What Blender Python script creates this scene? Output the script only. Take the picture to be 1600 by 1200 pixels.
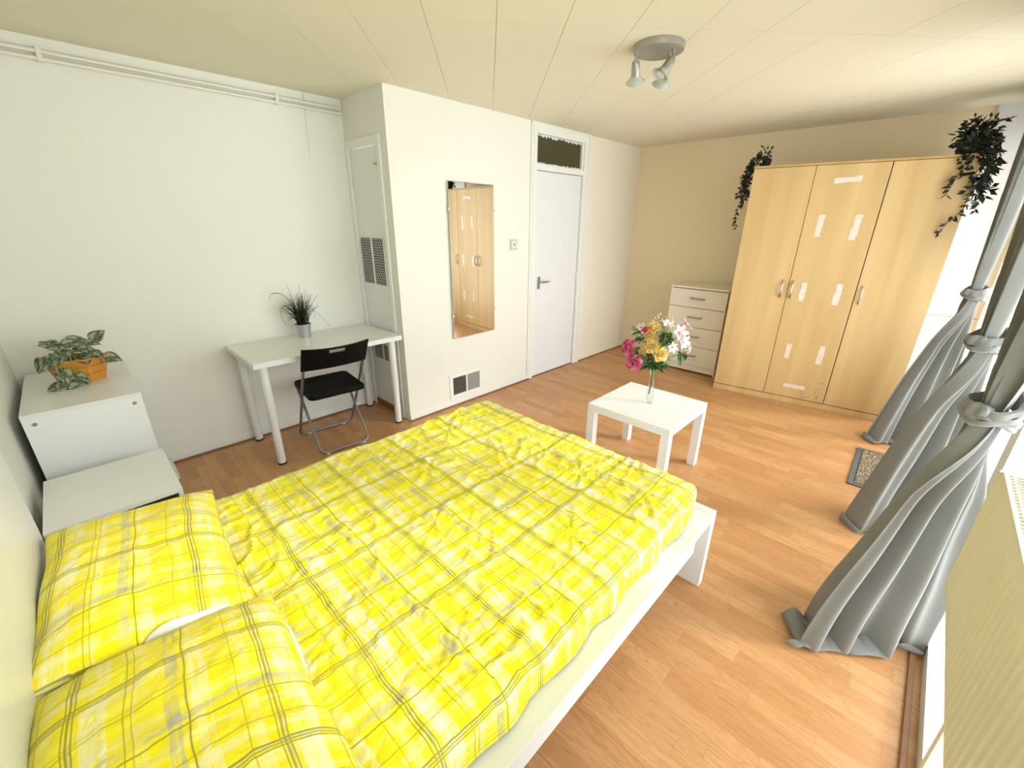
import bpy, bmesh, math, random
from mathutils import Vector, Matrix, noise
random.seed(7)
PI = math.pi
for o in list(bpy.data.objects):
    bpy.data.objects.remove(o, do_unlink=True)
SC = bpy.context.scene
COL = SC.collection

# ------------------------------------------------------------------ camera
CX, CY, CZ = 0.1122, -0.1595, 1.5304
YAW, PITCH, ROLL, FPX = 0.7694, 0.3651, 0.0079, 659.59
F = Vector((math.cos(YAW) * math.cos(PITCH), math.sin(YAW) * math.cos(PITCH), -math.sin(PITCH)))
Rv = Vector((math.sin(YAW), -math.cos(YAW), 0))
Uv = Rv.cross(F)
R2 = Rv * math.cos(ROLL) + Uv * math.sin(ROLL)
U2 = -Rv * math.sin(ROLL) + Uv * math.cos(ROLL)
cam = bpy.data.cameras.new('camera')
cam.sensor_fit = 'HORIZONTAL'; cam.sensor_width = 36.0; cam.lens = FPX / 1600 * 36.0
cam.clip_start = 0.02
camo = bpy.data.objects.new('camera', cam)
COL.objects.link(camo)
camo.matrix_world = Matrix(((R2.x, U2.x, -F.x, CX), (R2.y, U2.y, -F.y, CY), (R2.z, U2.z, -F.z, CZ), (0, 0, 0, 1)))
SC.camera = camo

# ------------------------------------------------------------------ world, daylight, exposure
w = bpy.data.worlds.new('overcast_sky'); SC.world = w; w.use_nodes = True
bgn = w.node_tree.nodes['Background']
bgn.inputs[0].default_value = (0.92, 0.965, 1.0, 1)
bgn.inputs[1].default_value = 9.0
SC.view_settings.view_transform = 'Standard'
SC.view_settings.look = 'None'
SC.view_settings.gamma = 1.0
SC.view_settings.use_curve_mapping = False
SC.view_settings.exposure = -0.34

sun = bpy.data.lights.new('hazy_sun', 'SUN'); sun.energy = 4.0; sun.angle = math.radians(11); sun.color = (1.0, .96, .90)
suno = bpy.data.objects.new('hazy_sun', sun); COL.objects.link(suno); suno.location = (5.5, -4, 4)
suno.rotation_euler = Vector((-.50, .80, -.55)).to_track_quat('-Z', 'Y').to_euler()

def portal(x0, x1, z0, z1):
    l = bpy.data.lights.new('window_portal', 'AREA')
    l.shape = 'RECTANGLE'; l.size = x1 - x0; l.size_y = z1 - z0
    l.cycles.is_portal = True
    o = bpy.data.objects.new('window_portal', l); COL.objects.link(o)
    o.location = ((x0 + x1) / 2, -0.66, (z0 + z1) / 2)
    o.rotation_euler = (PI / 2, 0, 0)
portal(-.1, .66, 1.05, 2.2)
portal(.74, 2.25, 0.06, 2.2)
portal(2.25, 4.98, 0.06, 2.2)

# ------------------------------------------------------------------ node helper
class N:
    def __init__(s, name):
        s.m = bpy.data.materials.new(name); s.m.use_nodes = True
        s.t = s.m.node_tree; s.t.nodes.clear()
        s.out = s.t.nodes.new('ShaderNodeOutputMaterial')
    def n(s, typ, **kw):
        x = s.t.nodes.new(typ)
        for k, v in kw.items(): setattr(x, k, v)
        return x
    def L(s, a, b): s.t.links.new(a, b)
    def put(s, inp, v):
        if hasattr(v, 'is_linked') or isinstance(v, bpy.types.NodeSocket): s.L(v, inp)
        else:
            if isinstance(v, (tuple, list)) and len(v) == 3 and inp.type == 'RGBA': v = (*v, 1)
            inp.default_value = v
    def math(s, op, a, b=0.0, c=None, clamp=False):
        x = s.n('ShaderNodeMath', operation=op, use_clamp=clamp)
        s.put(x.inputs[0], a); s.put(x.inputs[1], b)
        if c is not None: s.put(x.inputs[2], c)
        return x.outputs[0]
    def mix(s, f, a, b, blend='MIX'):
        x = s.n('ShaderNodeMix', data_type='RGBA', blend_type=blend)
        s.put(x.inputs[0], f); s.put(x.inputs[6], a); s.put(x.inputs[7], b)
        return x.outputs[2]
    def noise(s, vec=None, scale=5, detail=3, rough=.5, dist=0, out=0):
        x = s.n('ShaderNodeTexNoise')
        if vec is not None: s.L(vec, x.inputs['Vector'])
        x.inputs['Scale'].default_value = scale; x.inputs['Detail'].default_value = detail
        x.inputs['Roughness'].default_value = rough; x.inputs['Distortion'].default_value = dist
        return x.outputs[out]
    def maprange(s, v, a, b, c=0., d=1., smooth=False):
        x = s.n('ShaderNodeMapRange')
        if smooth: x.interpolation_type = 'SMOOTHSTEP'
        s.put(x.inputs[0], v)
        for i, k in enumerate((a, b, c, d)): x.inputs[i + 1].default_value = k
        return x.outputs[0]
    def pos(s): return s.n('ShaderNodeNewGeometry').outputs['Position']
    def tc(s, k='Object'): return s.n('ShaderNodeTexCoord').outputs[k]
    def xyz(s, v): return s.sep(v)
    def sep(s, v):
        x = s.n('ShaderNodeSeparateXYZ'); s.L(v, x.inputs[0]); return x.outputs
    def comb(s, a, b, c=0.0):
        x = s.n('ShaderNodeCombineXYZ')
        s.put(x.inputs[0], a); s.put(x.inputs[1], b); s.put(x.inputs[2], c); return x.outputs[0]
    def scalev(s, v, k):
        x = s.n('ShaderNodeMapping'); s.L(v, x.inputs[0]); x.inputs['Scale'].default_value = k; return x.outputs[0]
    def bump(s, h, strength=.2, dist=.005):
        x = s.n('ShaderNodeBump'); x.inputs['Strength'].default_value = strength; x.inputs['Distance'].default_value = dist
        s.L(h, x.inputs['Height']); return x.outputs[0]
    def bsdf(s, col, rough=.5, metal=0, spec=.5, normal=None, **kw):
        b = s.n('ShaderNodeBsdfPrincipled')
        s.put(b.inputs['Base Color'], col); s.put(b.inputs['Roughness'], rough)
        b.inputs['Metallic'].default_value = metal; b.inputs['Specular IOR Level'].default_value = spec
        if normal is not None: s.L(normal, b.inputs['Normal'])
        for k, v in kw.items(): s.put(b.inputs[k], v)
        s.L(b.outputs[0], s.out.inputs[0]); return s.m

def plain(name, col, rough=.5, metal=0, spec=.5, var=.06, scale=8, bump=0, bscale=60, **kw):
    n = N(name); p = n.tc('Object')
    f = n.noise(p, scale, 4)
    dark = tuple(c * (1 - var) for c in col); lite = tuple(min(1, c * (1 + var * .5)) for c in col)
    c = n.mix(f, dark, lite)
    nm = None
    if bump: nm = n.bump(n.noise(p, bscale, 3), bump, .004)
    return n.bsdf(c, rough, metal, spec, nm, **kw)

def wall_mat(name, col, bump=.12, var=.04):
    n = N(name); p = n.pos()
    f = n.noise(p, 1.3, 3); g = n.noise(p, 90, 2)
    c = n.mix(f, tuple(k * (1 - var) for k in col), tuple(min(1, k * (1 + var * .4)) for k in col))
    return n.bsdf(c, .75, 0, .25, n.bump(g, bump, .003))

M = {}
M['wall'] = wall_mat('white_wall_paint', (.825, .815, .745))
M['wall_far'] = wall_mat('cream_wall_paint', (.88, .76, .54))
M['wall_mid'] = wall_mat('wall_paint_cream_bounce', (.86, .80, .68))  # cream light bounced off the far wall is put into this colour
M['ceiling'] = wall_mat('cream_ceiling_paint', (.81, .765, .60), .1)
M['gap'] = plain('joint_shadow_filler', (.35, .31, .22), .9)
M['white_gloss'] = plain('white_gloss_paint', (.83, .84, .81), .3, var=.03)
M['white_lam'] = plain('white_laminate', (.80, .81, .785), .32, var=.02)
M['white_lam2'] = plain('bright_white_laminate', (.84, .855, .85), .35, var=.02)
M['door_white'] = plain('door_white_paint', (.80, .80, .82), .4, var=.03, bump=.05, bscale=12)
M['cream_lam'] = plain('cream_laminate', (.86, .80, .68), .4, var=.03)
M['steel'] = plain('brushed_steel', (.55, .54, .52), .32, 1, var=.1, scale=30)
M['grey_tube'] = plain('grey_painted_tube', (.30, .30, .29), .35, .7)
M['lampgrey'] = plain('satin_grey_metal', (.42, .40, .36), .35, .6)
M['black'] = plain('black_plastic', (.004, .004, .0045), .6, spec=.18, var=.3, scale=40, bump=.1, bscale=200)
M['blackfoot'] = plain('black_rubber', (.015, .015, .015), .7)
M['dark'] = plain('dark_void', (.015, .014, .012), .9)
M['slat_grey'] = plain('grey_vent_metal', (.36, .36, .34), .5, .2)
M['rad'] = plain('cream_radiator_enamel', (.76, .72, .56), .45, var=.03)
M['leaf_dark'] = plain('dark_ivy_leaf', (.018, .028, .014), .55, var=.5, scale=20)
M['leaf_mid'] = plain('green_leaf', (.035, .11, .022), .5, var=.5, scale=30)
M['leaf_lime'] = plain('light_green_leaf', (.22, .38, .08), .5, var=.4, scale=40)
M['blade'] = plain('dark_grass_blade', (.022, .030, .010), .5, var=.5, scale=25)
M['blade2'] = plain('olive_grass_blade', (.10, .12, .02), .5, var=.3, scale=25)
M['pot_black'] = plain('black_pot_plastic', (.01, .008, .012), .5)
M['zinc'] = plain('zinc_pot', (.50, .51, .51), .38, .75, var=.15, scale=18)
M['soil'] = plain('dark_soil', (.02, .014, .01), .95, var=.5, scale=60)
M['rose_y'] = plain('yellow_petal', (.90, .74, .28), .6, var=.25, scale=40)
M['rose_pale'] = plain('pale_peach_petal', (.88, .66, .26), .6, var=.25, scale=40)
M['pink'] = plain('magenta_petal', (.74, .07, .19), .6, var=.5, scale=70)
M['rose_deep'] = plain('deep_yellow_petal', (.84, .60, .16), .6, var=.2, scale=40)
M['pinkmid'] = plain('rose_pink_petal', (.84, .28, .42), .6, var=.3, scale=50)
M['pinkpale'] = plain('pale_pink_petal', (.88, .56, .56), .6, var=.25, scale=50)
M['pinkcore'] = plain('deep_pink_centre', (.75, .18, .28), .6)
M['petal_white'] = plain('white_petal', (.85, .82, .74), .6, var=.15, scale=40)
M['stem'] = plain('green_stem', (.07, .14, .04), .5)
M['pipe'] = plain('painted_pipe', (.80, .77, .66), .4, var=.04)
M['silver_screw'] = plain('cam_lock_metal', (.40, .40, .38), .35, .8)
M['bead'] = plain('brown_floor_beading', (.27, .125, .05), .5, var=.3, scale=20)
M['white_sheet'] = plain('white_cotton', (.80, .80, .78), .9, bump=.1)
M['switchgrey'] = plain('aged_white_plastic', (.58, .58, .54), .4, var=.03)
M['ceramic'] = plain('white_plastic', (.78, .78, .74), .35, var=.02)

def wood_mat(name, c1, c2, axis=2, scale=1.0, rough=.42, stripe=.5):
    n = N(name); p = n.tc('Object')
    k = [9, 9, 9]; k[axis] = .55
    k2 = [120, 120, 120]; k2[axis] = 4
    a = n.noise(n.scalev(p, tuple(v * scale for v in k)), 1, 3, .5, .3)
    b = n.noise(n.scalev(p, tuple(v * scale for v in k2)), 1, 2)
    f = n.math('ADD', n.math('MULTIPLY', n.maprange(a, .3, .7), .75), n.math('MULTIPLY', b, .25))
    return n.bsdf(n.mix(f, c1, c2), rough, 0, .4, n.bump(b, .04, .002))
M['beech'] = wood_mat('beech_foil', (.60, .40, .17), (.74, .53, .26))
M['beech_edge'] = wood_mat('beech_edge', (.50, .32, .12), (.60, .41, .18))
M['pine'] = wood_mat('orange_pine', (.52, .20, .02), (.72, .34, .06), 0, 1.5, .45)

def floor_mat():
    n = N('laminate_plank'); p = n.pos(); x, y, z = n.sep(p)
    SW, SL = .065, .43
    row = n.math('FLOOR', n.math('DIVIDE', n.math('ADD', x, 10.21), SW))
    wn = n.n('ShaderNodeTexWhiteNoise', noise_dimensions='1D'); n.L(row, wn.inputs['W'])
    yy = n.math('DIVIDE', n.math('ADD', n.math('ADD', y, 20), n.math('MULTIPLY', wn.outputs[0], 3.0)), SL)
    colm = n.math('FLOOR', yy)
    wn2 = n.n('ShaderNodeTexWhiteNoise', noise_dimensions='2D'); n.L(n.comb(row, colm), wn2.inputs['Vector'])
    tone = wn2.outputs[0]
    off = n.math('MULTIPLY', tone, 37)
    gv = n.comb(n.math('ADD', n.math('MULTIPLY', x, 16), off), n.math('ADD', n.math('MULTIPLY', y, 1.6), off), off)
    g = n.noise(gv, 1.6, 4, .55, .9)
    rings = n.math('FRACT', n.math('MULTIPLY', g, 8))
    ring = n.maprange(n.math('ABSOLUTE', n.math('SUBTRACT', rings, .5)), .22, .5)
    fine = n.noise(n.scalev(p, (220, 7, 1)), 1, 3, .6)
    c = n.mix(tone, (.49, .24, .094), (.62, .345, .155))
    c = n.mix(n.math('MULTIPLY', n.maprange(fine, .35, .75), .35), c, (.40, .19, .08))
    c = n.mix(n.math('MULTIPLY', ring, .40, clamp=True), c, (.32, .135, .045))
    fx = n.math('ABSOLUTE', n.math('SUBTRACT', n.math('FRACT', n.math('DIVIDE', n.math('ADD', x, 10.21), SW)), .5))
    fy = n.math('ABSOLUTE', n.math('SUBTRACT', n.math('FRACT', yy), .5))
    j = n.math('MAXIMUM', n.maprange(fx, .488, .498), n.maprange(fy, .4975, .4995))
    c = n.mix(n.math('MULTIPLY', j, .35), c, (.22, .09, .035))
    return n.bsdf(c, n.maprange(fine, .2, .8, .33, .46), 0, .45, n.bump(fine, .03, .001))
M['floor'] = floor_mat()

def stripe_ramp(n, v, lines):
    """lines: (centre, half width, strength) as fractions of the period"""
    r = n.n('ShaderNodeValToRGB'); n.L(v, r.inputs[0]); cr = r.color_ramp
    st = []
    for c, h, k in sorted(lines):
        e = min(.003, h)
        st += [(c - h - e, 0), (c - h, k), (c + h, k), (c + h + e, 0)]
    cr.elements[0].position = 0; cr.elements[0].color = (0, 0, 0, 1)
    cr.elements[1].position = 1; cr.elements[1].color = (0, 0, 0, 1)
    for p_, k in st:
        e = cr.elements.new(min(.999, max(.001, p_))); e.color = (k, k, k, 1)
    return r.outputs[0]

def plaid_mat(name, PU=.312, PV=.325, U0=.502, V0=.229, rot=0.0, white=1.0, yellow=((.87, .76, .002), (.93, .85, .012))):
    n = N(name); uv = n.n('ShaderNodeUVMap').outputs[0]
    if rot:
        mp = n.n('ShaderNodeMapping'); n.L(uv, mp.inputs[0]); mp.inputs['Rotation'].default_value = (0, 0, rot); uv = mp.outputs[0]
    wv = n.noise(uv, 5, 2, .5, 0, 1)
    sub = n.n('ShaderNodeVectorMath', operation='SUBTRACT'); n.L(wv, sub.inputs[0]); sub.inputs[1].default_value = (.5, .5, .5)
    mul = n.n('ShaderNodeVectorMath', operation='SCALE'); n.L(sub.outputs[0], mul.inputs[0]); mul.inputs['Scale'].default_value = .03
    add = n.n('ShaderNodeVectorMath', operation='ADD'); n.L(uv, add.inputs[0]); n.L(mul.outputs[0], add.inputs[1])
    u, v, _ = n.sep(add.outputs[0])
    fu = n.math('FRACT', n.math('DIVIDE', n.math('SUBTRACT', u, U0 - 10 * PU), PU)); fv = n.math('FRACT', n.math('DIVIDE', n.math('SUBTRACT', v, V0 - 10 * PV), PV))
    thinU = stripe_ramp(n, fu, [(.17, .0035, .9), (.42, .002, .5), (.565, .003, .8), (.588, .0045, .9), (.612, .003, .8), (.86, .0025, .7), (.90, .002, .55)])
    thinV = stripe_ramp(n, fv, [(.03, .0038, .9), (.35, .0025, .7), (.39, .002, .55), (.60, .0035, .85), (.618, .003, .8), (.64, .0045, .9), (.82, .0025, .65)])
    greyU = stripe_ramp(n, fu, [(.10, .034, 1), (.605, .011, .7)])
    greyV = stripe_ramp(n, fv, [(.10, .034, 1), (.63, .012, .7)])
    whU = stripe_ramp(n, fu, [(.235, .045, .75), (.48, .03, .5), (.71, .065, 1), (.93, .03, .6)])
    whV = stripe_ramp(n, fv, [(.20, .035, .6), (.45, .03, .6), (.535, .055, 1), (.75, .035, .7), (.93, .03, .5)])
    sU = n.noise(n.scalev(uv, (60, 7, 1)), 1, 4, .7)
    sV = n.noise(n.scalev(uv, (7, 60, 1)), 1, 4, .7)
    blot = n.noise(uv, 9, 3, .6)
    blot2 = n.noise(uv, 3.1, 3, .6)
    streak = n.noise(n.scalev(uv, (10, 60, 1)), 1, 3, .6)
    base = n.mix(n.maprange(blot2, .35, .65), yellow[0], yellow[1])
    base = n.mix(n.math('MULTIPLY', n.maprange(streak, .52, .62), .18), base, (.90, .86, .22))
    cb = n.math('MULTIPLY', n.maprange(blot, .36, .48), 1.0)
    mU = n.math('MULTIPLY', n.math('MULTIPLY', whU, n.maprange(sU, .40, .56)), cb)
    mV = n.math('MULTIPLY', n.math('MULTIPLY', whV, n.maprange(sV, .40, .56)), cb)
    wm = n.math('ADD', n.math('MULTIPLY', n.math('MAXIMUM', mU, mV), .62 * white), n.math('MULTIPLY', n.math('MULTIPLY', whU, whV), .45 * white), clamp=True)
    c = n.mix(wm, base, (.86, .85, .70))
    gU = n.math('MULTIPLY', greyU, n.maprange(sU, .38, .50)); gV = n.math('MULTIPLY', greyV, n.maprange(sV, .38, .50))
    brk = n.maprange(blot, .36, .50)
    c = n.mix(n.math('MULTIPLY', n.math('MULTIPLY', n.math('MAXIMUM', gU, gV), brk), .6), c, (.46, .45, .30))
    c = n.mix(n.math('MULTIPLY', n.math('MULTIPLY', greyU, greyV), .5), c, (.34, .34, .42))
    t = n.math('MULTIPLY', n.math('MAXIMUM', thinU, thinV), n.maprange(blot2, .25, .5, .55, .9))
    c = n.mix(t, c, (.21, .19, .05))
    wr = n.noise(uv, 26, 3, .6, 1.2)
    return n.bsdf(c, .85, 0, .2, n.bump(wr, .55, .008), **{'Sheen Weight': .1})
M['plaid'] = plaid_mat('yellow_plaid_cotton')
M['plaid_b'] = plaid_mat('yellow_plaid_cotton_pillow', .312, .325, .3, .1, .05, .72, ((.84, .70, .003), (.90, .79, .01)))

def curtain_mat():
    n = N('grey_curtain_fabric'); p = n.tc('Object')
    f = n.noise(p, 4, 3); g = n.noise(p, 350, 2)
    c = n.mix(f, (.205, .203, .188), (.28, .276, .258))
    d1 = n.n('ShaderNodeBsdfPrincipled'); n.L(c, d1.inputs['Base Color']); d1.inputs['Roughness'].default_value = .9
    d1.inputs['Specular IOR Level'].default_value = .1; d1.inputs['Sheen Weight'].default_value = .3
    n.L(n.bump(g, .15, .001), d1.inputs['Normal'])
    tr = n.n('ShaderNodeBsdfTranslucent'); n.L(c, tr.inputs[0])
    mx = n.n('ShaderNodeMixShader'); mx.inputs[0].default_value = .08
    n.L(d1.outputs[0], mx.inputs[1]); n.L(tr.outputs[0], mx.inputs[2]); n.L(mx.outputs[0], n.out.inputs[0])
    return n.m
M['curtain'] = curtain_mat()

def glass_mat(name, tint=(1, 1, 1), refl=.12):
    n = N(name)
    t = n.n('ShaderNodeBsdfTransparent'); t.inputs[0].default_value = (*tint, 1)
    g = n.n('ShaderNodeBsdfGlossy'); g.inputs['Roughness'].default_value = .03
    fr = n.n('ShaderNodeFresnel'); fr.inputs[0].default_value = 1.45
    mx = n.n('ShaderNodeMixShader'); n.L(n.math('ADD', n.math('MULTIPLY', fr.outputs[0], refl * 4 + .3), refl * .3, clamp=True), mx.inputs[0])
    n.L(t.outputs[0], mx.inputs[1]); n.L(g.outputs[0], mx.inputs[2]); n.L(mx.outputs[0], n.out.inputs[0])
    return n.m
M['pane'] = glass_mat('window_glass', (.98, .99, .98), .05)
M['vase_glass'] = glass_mat('clear_vase_glass', (.97, .985, .975), .0)
M['bulb_glass'] = plain('frosted_lamp_glass', (.62, .68, .63), .15, var=.05, spec=.8, **{'Alpha': .72})
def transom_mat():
    n = N('transom_hall_dark'); p = n.pos()  # opaque pane, the dark of the hallway behind is put into its colour
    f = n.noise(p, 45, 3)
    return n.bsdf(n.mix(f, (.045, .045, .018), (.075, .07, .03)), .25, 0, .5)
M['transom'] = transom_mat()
def mirror_mat():
    n = N('mirror_silver'); return n.bsdf((.88, .88, .86), .01, 1.0)
M['mirror'] = mirror_mat()

def mat_mat():
    n = N('coir_doormat'); p = n.tc('Object')
    a = n.noise(n.scalev(p, (60, 110, 1)), 1, 3, .6, .6); b = n.noise(p, 7, 2)
    s = n.maprange(a, .47, .53)
    c = n.mix(n.maprange(b, .4, .6), (.40, .29, .13), (.30, .24, .16))
    return n.bsdf(n.mix(s, (.07, .065, .06), c), .95, 0, .1, n.bump(a, .6, .004))
M['coir'] = mat_mat()
M['rubber'] = plain('dark_rubber_border', (.10, .10, .105), .7)
def tape_mat():
    n = N('torn_tape_residue'); p = n.tc('Object')
    f = n.noise(p, 55, 4, .7, 1)
    return n.bsdf(n.mix(n.maprange(f, .4, .6), (.80, .62, .50), (.86, .80, .76)), .5, 0, .4)
M['tape'] = tape_mat()
def pothos_mat():
    n = N('variegated_leaf'); p = n.tc('Object')
    f = n.noise(n.scalev(p, (70, 30, 30)), 1, 4, .6, .8)
    return n.bsdf(n.mix(n.maprange(f, .42, .62), (.035, .06, .025), (.40, .44, .30)), .42)
M['pothos'] = pothos_mat()

# ------------------------------------------------------------------ mesh helpers
class MB:
    def __init__(s): s.v = []; s.f = []; s.uv = None; s.sm = []
    def add(s, v, f, smooth=False):
        b = len(s.v); s.v += [tuple(q) for q in v]; s.f += [tuple(b + i for i in q) for q in f]; s.sm += [smooth] * len(f)
        return s
    def box(s, x0, x1, y0, y1, z0, z1, bev=0.0):
        if bev <= 0:
            v = [(x, y, z) for x in (x0, x1) for y in (y0, y1) for z in (z0, z1)]
            f = [(0, 1, 3, 2), (4, 6, 7, 5), (0, 4, 5, 1), (2, 3, 7, 6), (0, 2, 6, 4), (1, 5, 7, 3)]
            return s.add(v, f)
        bm = bmesh.new(); bmesh.ops.create_cube(bm, size=1)
        for q in bm.verts:
            q.co = Vector(((x0 + x1) / 2 + q.co.x * (x1 - x0), (y0 + y1) / 2 + q.co.y * (y1 - y0), (z0 + z1) / 2 + q.co.z * (z1 - z0)))
        bmesh.ops.bevel(bm, geom=list(bm.edges), offset=bev, segments=2, affect='EDGES', profile=.6)
        bm.verts.index_update()
        v = [q.co[:] for q in bm.verts]; f = [[k.index for k in q.verts] for q in bm.faces]; bm.free()
        return s.add(v, f)
    def tube(s, pts, r, n=10, cap=True, smooth=True):
        pts = [Vector(p) for p in pts]; rs = r if isinstance(r, (list, tuple)) else [r] * len(pts)
        v = []; f = []; prev = None
        for i, p in enumerate(pts):
            t = (pts[min(i + 1, len(pts) - 1)] - pts[max(i - 1, 0)]).normalized()
            if prev is None:
                a = Vector((0, 0, 1)) if abs(t.z) < .9 else Vector((1, 0, 0)); u = t.cross(a).normalized()
            else: u = (prev - t * prev.dot(t)).normalized()
            prev = u; q = t.cross(u)
            for k in range(n):
                a = 2 * PI * k / n; v.append(p + (u * math.cos(a) + q * math.sin(a)) * rs[i])
        for i in range(len(pts) - 1):
            for k in range(n):
                f.append((i * n + k, i * n + (k + 1) % n, (i + 1) * n + (k + 1) % n, (i + 1) * n + k))
        s.add(v, f, smooth)
        if cap:
            b = len(s.v) - len(v)
            s.f.append(tuple(b + k for k in range(n))[::-1]); s.f.append(tuple(b + (len(pts) - 1) * n + k for k in range(n))); s.sm += [False, False]
        return s
    def lathe(s, prof, c=(0, 0, 0), n=24, axis=None, smooth=True):
        """prof [(r,z)], about z at c; axis: direction to aim z at"""
        v = []; f = []
        q = Vector((0, 0, 1)).rotation_difference(Vector(axis)) if axis is not None else None
        for r, z in prof:
            for k in range(n):
                a = 2 * PI * k / n; p = Vector((r * math.cos(a), r * math.sin(a), z))
                if q: p = q @ p
                v.append(p + Vector(c))
        for i in range(len(prof) - 1):
            for k in range(n):
                f.append((i * n + k, i * n + (k + 1) % n, (i + 1) * n + (k + 1) % n, (i + 1) * n + k))
        return s.add(v, f, smooth)
    def grid(s, fn, nu, nv, smooth=True, uvfn=None):
        b = len(s.v)
        for i in range(nu + 1):
            for j in range(nv + 1):
                s.v.append(tuple(fn(i / nu, j / nv)))
                if uvfn:
                    if s.uv is None: s.uv = []
                    s.uv.append(uvfn(i / nu, j / nv))
        for i in range(nu):
            for j in range(nv):
                a = b + i * (nv + 1) + j
                s.f.append((a, a + nv + 1, a + nv + 2, a + 1)); s.sm.append(smooth)
        return s
    def mesh(s, name):
        m = bpy.data.meshes.new(name); m.from_pydata(s.v, [], s.f)
        m.polygons.foreach_set('use_smooth', s.sm)
        if any(s.sm): m.set_sharp_from_angle(angle=math.radians(42))
        if s.uv:
            l = m.uv_layers.new(name='UVMap')
            for lp in m.loops: l.data[lp.index].uv = s.uv[lp.vertex_index]
        m.update(); return m
    def build(s, name, mat, parent=None):
        m = s.mesh(name); m.materials.append(M[mat] if isinstance(mat, str) else mat)
        o = bpy.data.objects.new(name, m); COL.objects.link(o)
        if parent: o.parent = parent
        return o

def fixn(o):
    bm = bmesh.new(); bm.from_mesh(o.data); bmesh.ops.recalc_face_normals(bm, faces=bm.faces); bm.to_mesh(o.data); bm.free(); return o
def thing(name, label, cat, loc=(0, 0, 0), rz=0, group=None):
    o = bpy.data.objects.new(name, None); COL.objects.link(o); o.location = loc; o.rotation_euler = (0, 0, rz); o.empty_display_size = .1
    return tag(o, label, cat, group)
def tag(o, label, cat, group=None):
    o['label'] = label; o['category'] = cat
    if group: o['group'] = group
    return o
def struct(o, label=None):
    o['kind'] = 'structure'
    if label: o['label'] = label
    return o
def sempty(name, label):
    o = bpy.data.objects.new(name, None); COL.objects.link(o); return struct(o, label)
def link_copy(src, parent, loc=None, rot=None, scale=None):
    c = src.copy(); COL.objects.link(c); c.parent = parent
    if loc is not None: c.location = loc
    if rot is not None: c.rotation_euler = rot
    if scale is not None: c.scale = scale
    return c

# ------------------------------------------------------------------ room shell
X0, X1, Y0, YA, YC, XC, H = -0.215, 5.08, -0.50, 3.20, 2.6185, 1.7876, 2.343
T = .12
# floor planks -------------------------------------------------------
floor = struct(MB().box(X0 - T, X1 + T, Y0 - T, YA + T, -.10, -.0085).build('floor', 'bead'), 'wood-effect laminate floor of long planks')
PW, PLN, G = .195, 1.29, .00015
ri = 0; x = X0
plank_cache = {}
while x < X1 - .001:
    xa, xb = x, min(x + PW, X1)
    y = Y0 - ((ri * 0.43 + .2 * (ri % 2)) % PLN)
    while y < YA:
        ya, yb = max(y, Y0), min(y + PLN, YA)
        if xa > XC: yb = min(yb, YC + .0)
        elif xb > XC and yb > YC: yb = yb
        if yb - ya > .01:
            key = (round(xb - xa, 3), round(yb - ya, 3))
            if key not in plank_cache:
                b = MB(); wx, wy = (xb - xa) / 2 - G, (yb - ya) / 2 - G; c = .0005
                v = [(sx * (wx - k), sy * (wy - k), z) for z, k in ((-.008, 0), (-c, 0), (0, c)) for sx, sy in ((-1, -1), (1, -1), (1, 1), (-1, 1))]
                f = [(3, 2, 1, 0), (8, 9, 10, 11)]
                for L in (0, 4):
                    for k in range(4): f.append((L + k, L + (k + 1) % 4, L + 4 + (k + 1) % 4, L + 4 + k))
                b.add(v, f); m = b.mesh('floor_plank'); m.materials.append(M['floor']); plank_cache[key] = m
            o = bpy.data.objects.new('floor_plank', plank_cache[key]); COL.objects.link(o); o.parent = floor
            o.location = ((xa + xb) / 2, (ya + yb) / 2, 0)
        y += PLN
    x += PW; ri += 1
# ceiling panels (laid on the diagonal) --------------------------------
ceil = struct(MB().box(X0 - T, X1 + T, Y0 - T, YA + T, H + .010, H + .10).build('ceiling', 'gap'), 'cream painted ceiling of wide panels laid on the diagonal')
A = math.radians(47.3); dv = Vector((math.cos(A), math.sin(A))); nv = Vector((-math.sin(A), math.cos(A)))
def clip(poly, axis, lim, keep_less):
    out = []
    for i in range(len(poly)):
        p, q = poly[i], poly[(i + 1) % len(poly)]
        ip = (p[axis] <= lim) == keep_less or p[axis] == lim; iq = (q[axis] <= lim) == keep_less or q[axis] == lim
        if ip: out.append(p)
        if ip != iq:
            t = (lim - p[axis]) / (q[axis] - p[axis]); out.append(p + (q - p) * t)
    return out
CWD, CLN, g2 = .303, 1.21, .0009
for i in range(-16, 14):
    n0 = .065 + i * CWD
    for j in range(-3, 7):
        t0 = 2.235 + (j - 2) * CLN
        poly = [dv * a + nv * b for a, b in ((t0 + g2, n0 + g2), (t0 + CLN - g2, n0 + g2), (t0 + CLN - g2, n0 + CWD - g2), (t0 + g2, n0 + CWD - g2))]
        for ax, lim, less in ((0, X0, False), (0, X1, True), (1, Y0, False), (1, YA, True)):
            if poly: poly = clip(poly, ax, lim, less)
        if len(poly) < 3: continue
        area = abs(sum(poly[k].x * poly[(k + 1) % len(poly)].y - poly[(k + 1) % len(poly)].x * poly[k].y for k in range(len(poly)))) / 2
        if area < .004: continue
        k = len(poly)
        dz = random.uniform(-.0002, .0002)
        b = MB(); v = [(p.x, p.y, H + dz) for p in poly] + [(p.x, p.y, H + .0095) for p in poly]
        f = [tuple(range(k))[::-1], tuple(range(k, 2 * k))] + [(a, (a + 1) % k, k + (a + 1) % k, k + a) for a in range(k)]
        b.add(v, f); fixn(b.build('ceiling_panel', 'ceiling', ceil))

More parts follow.
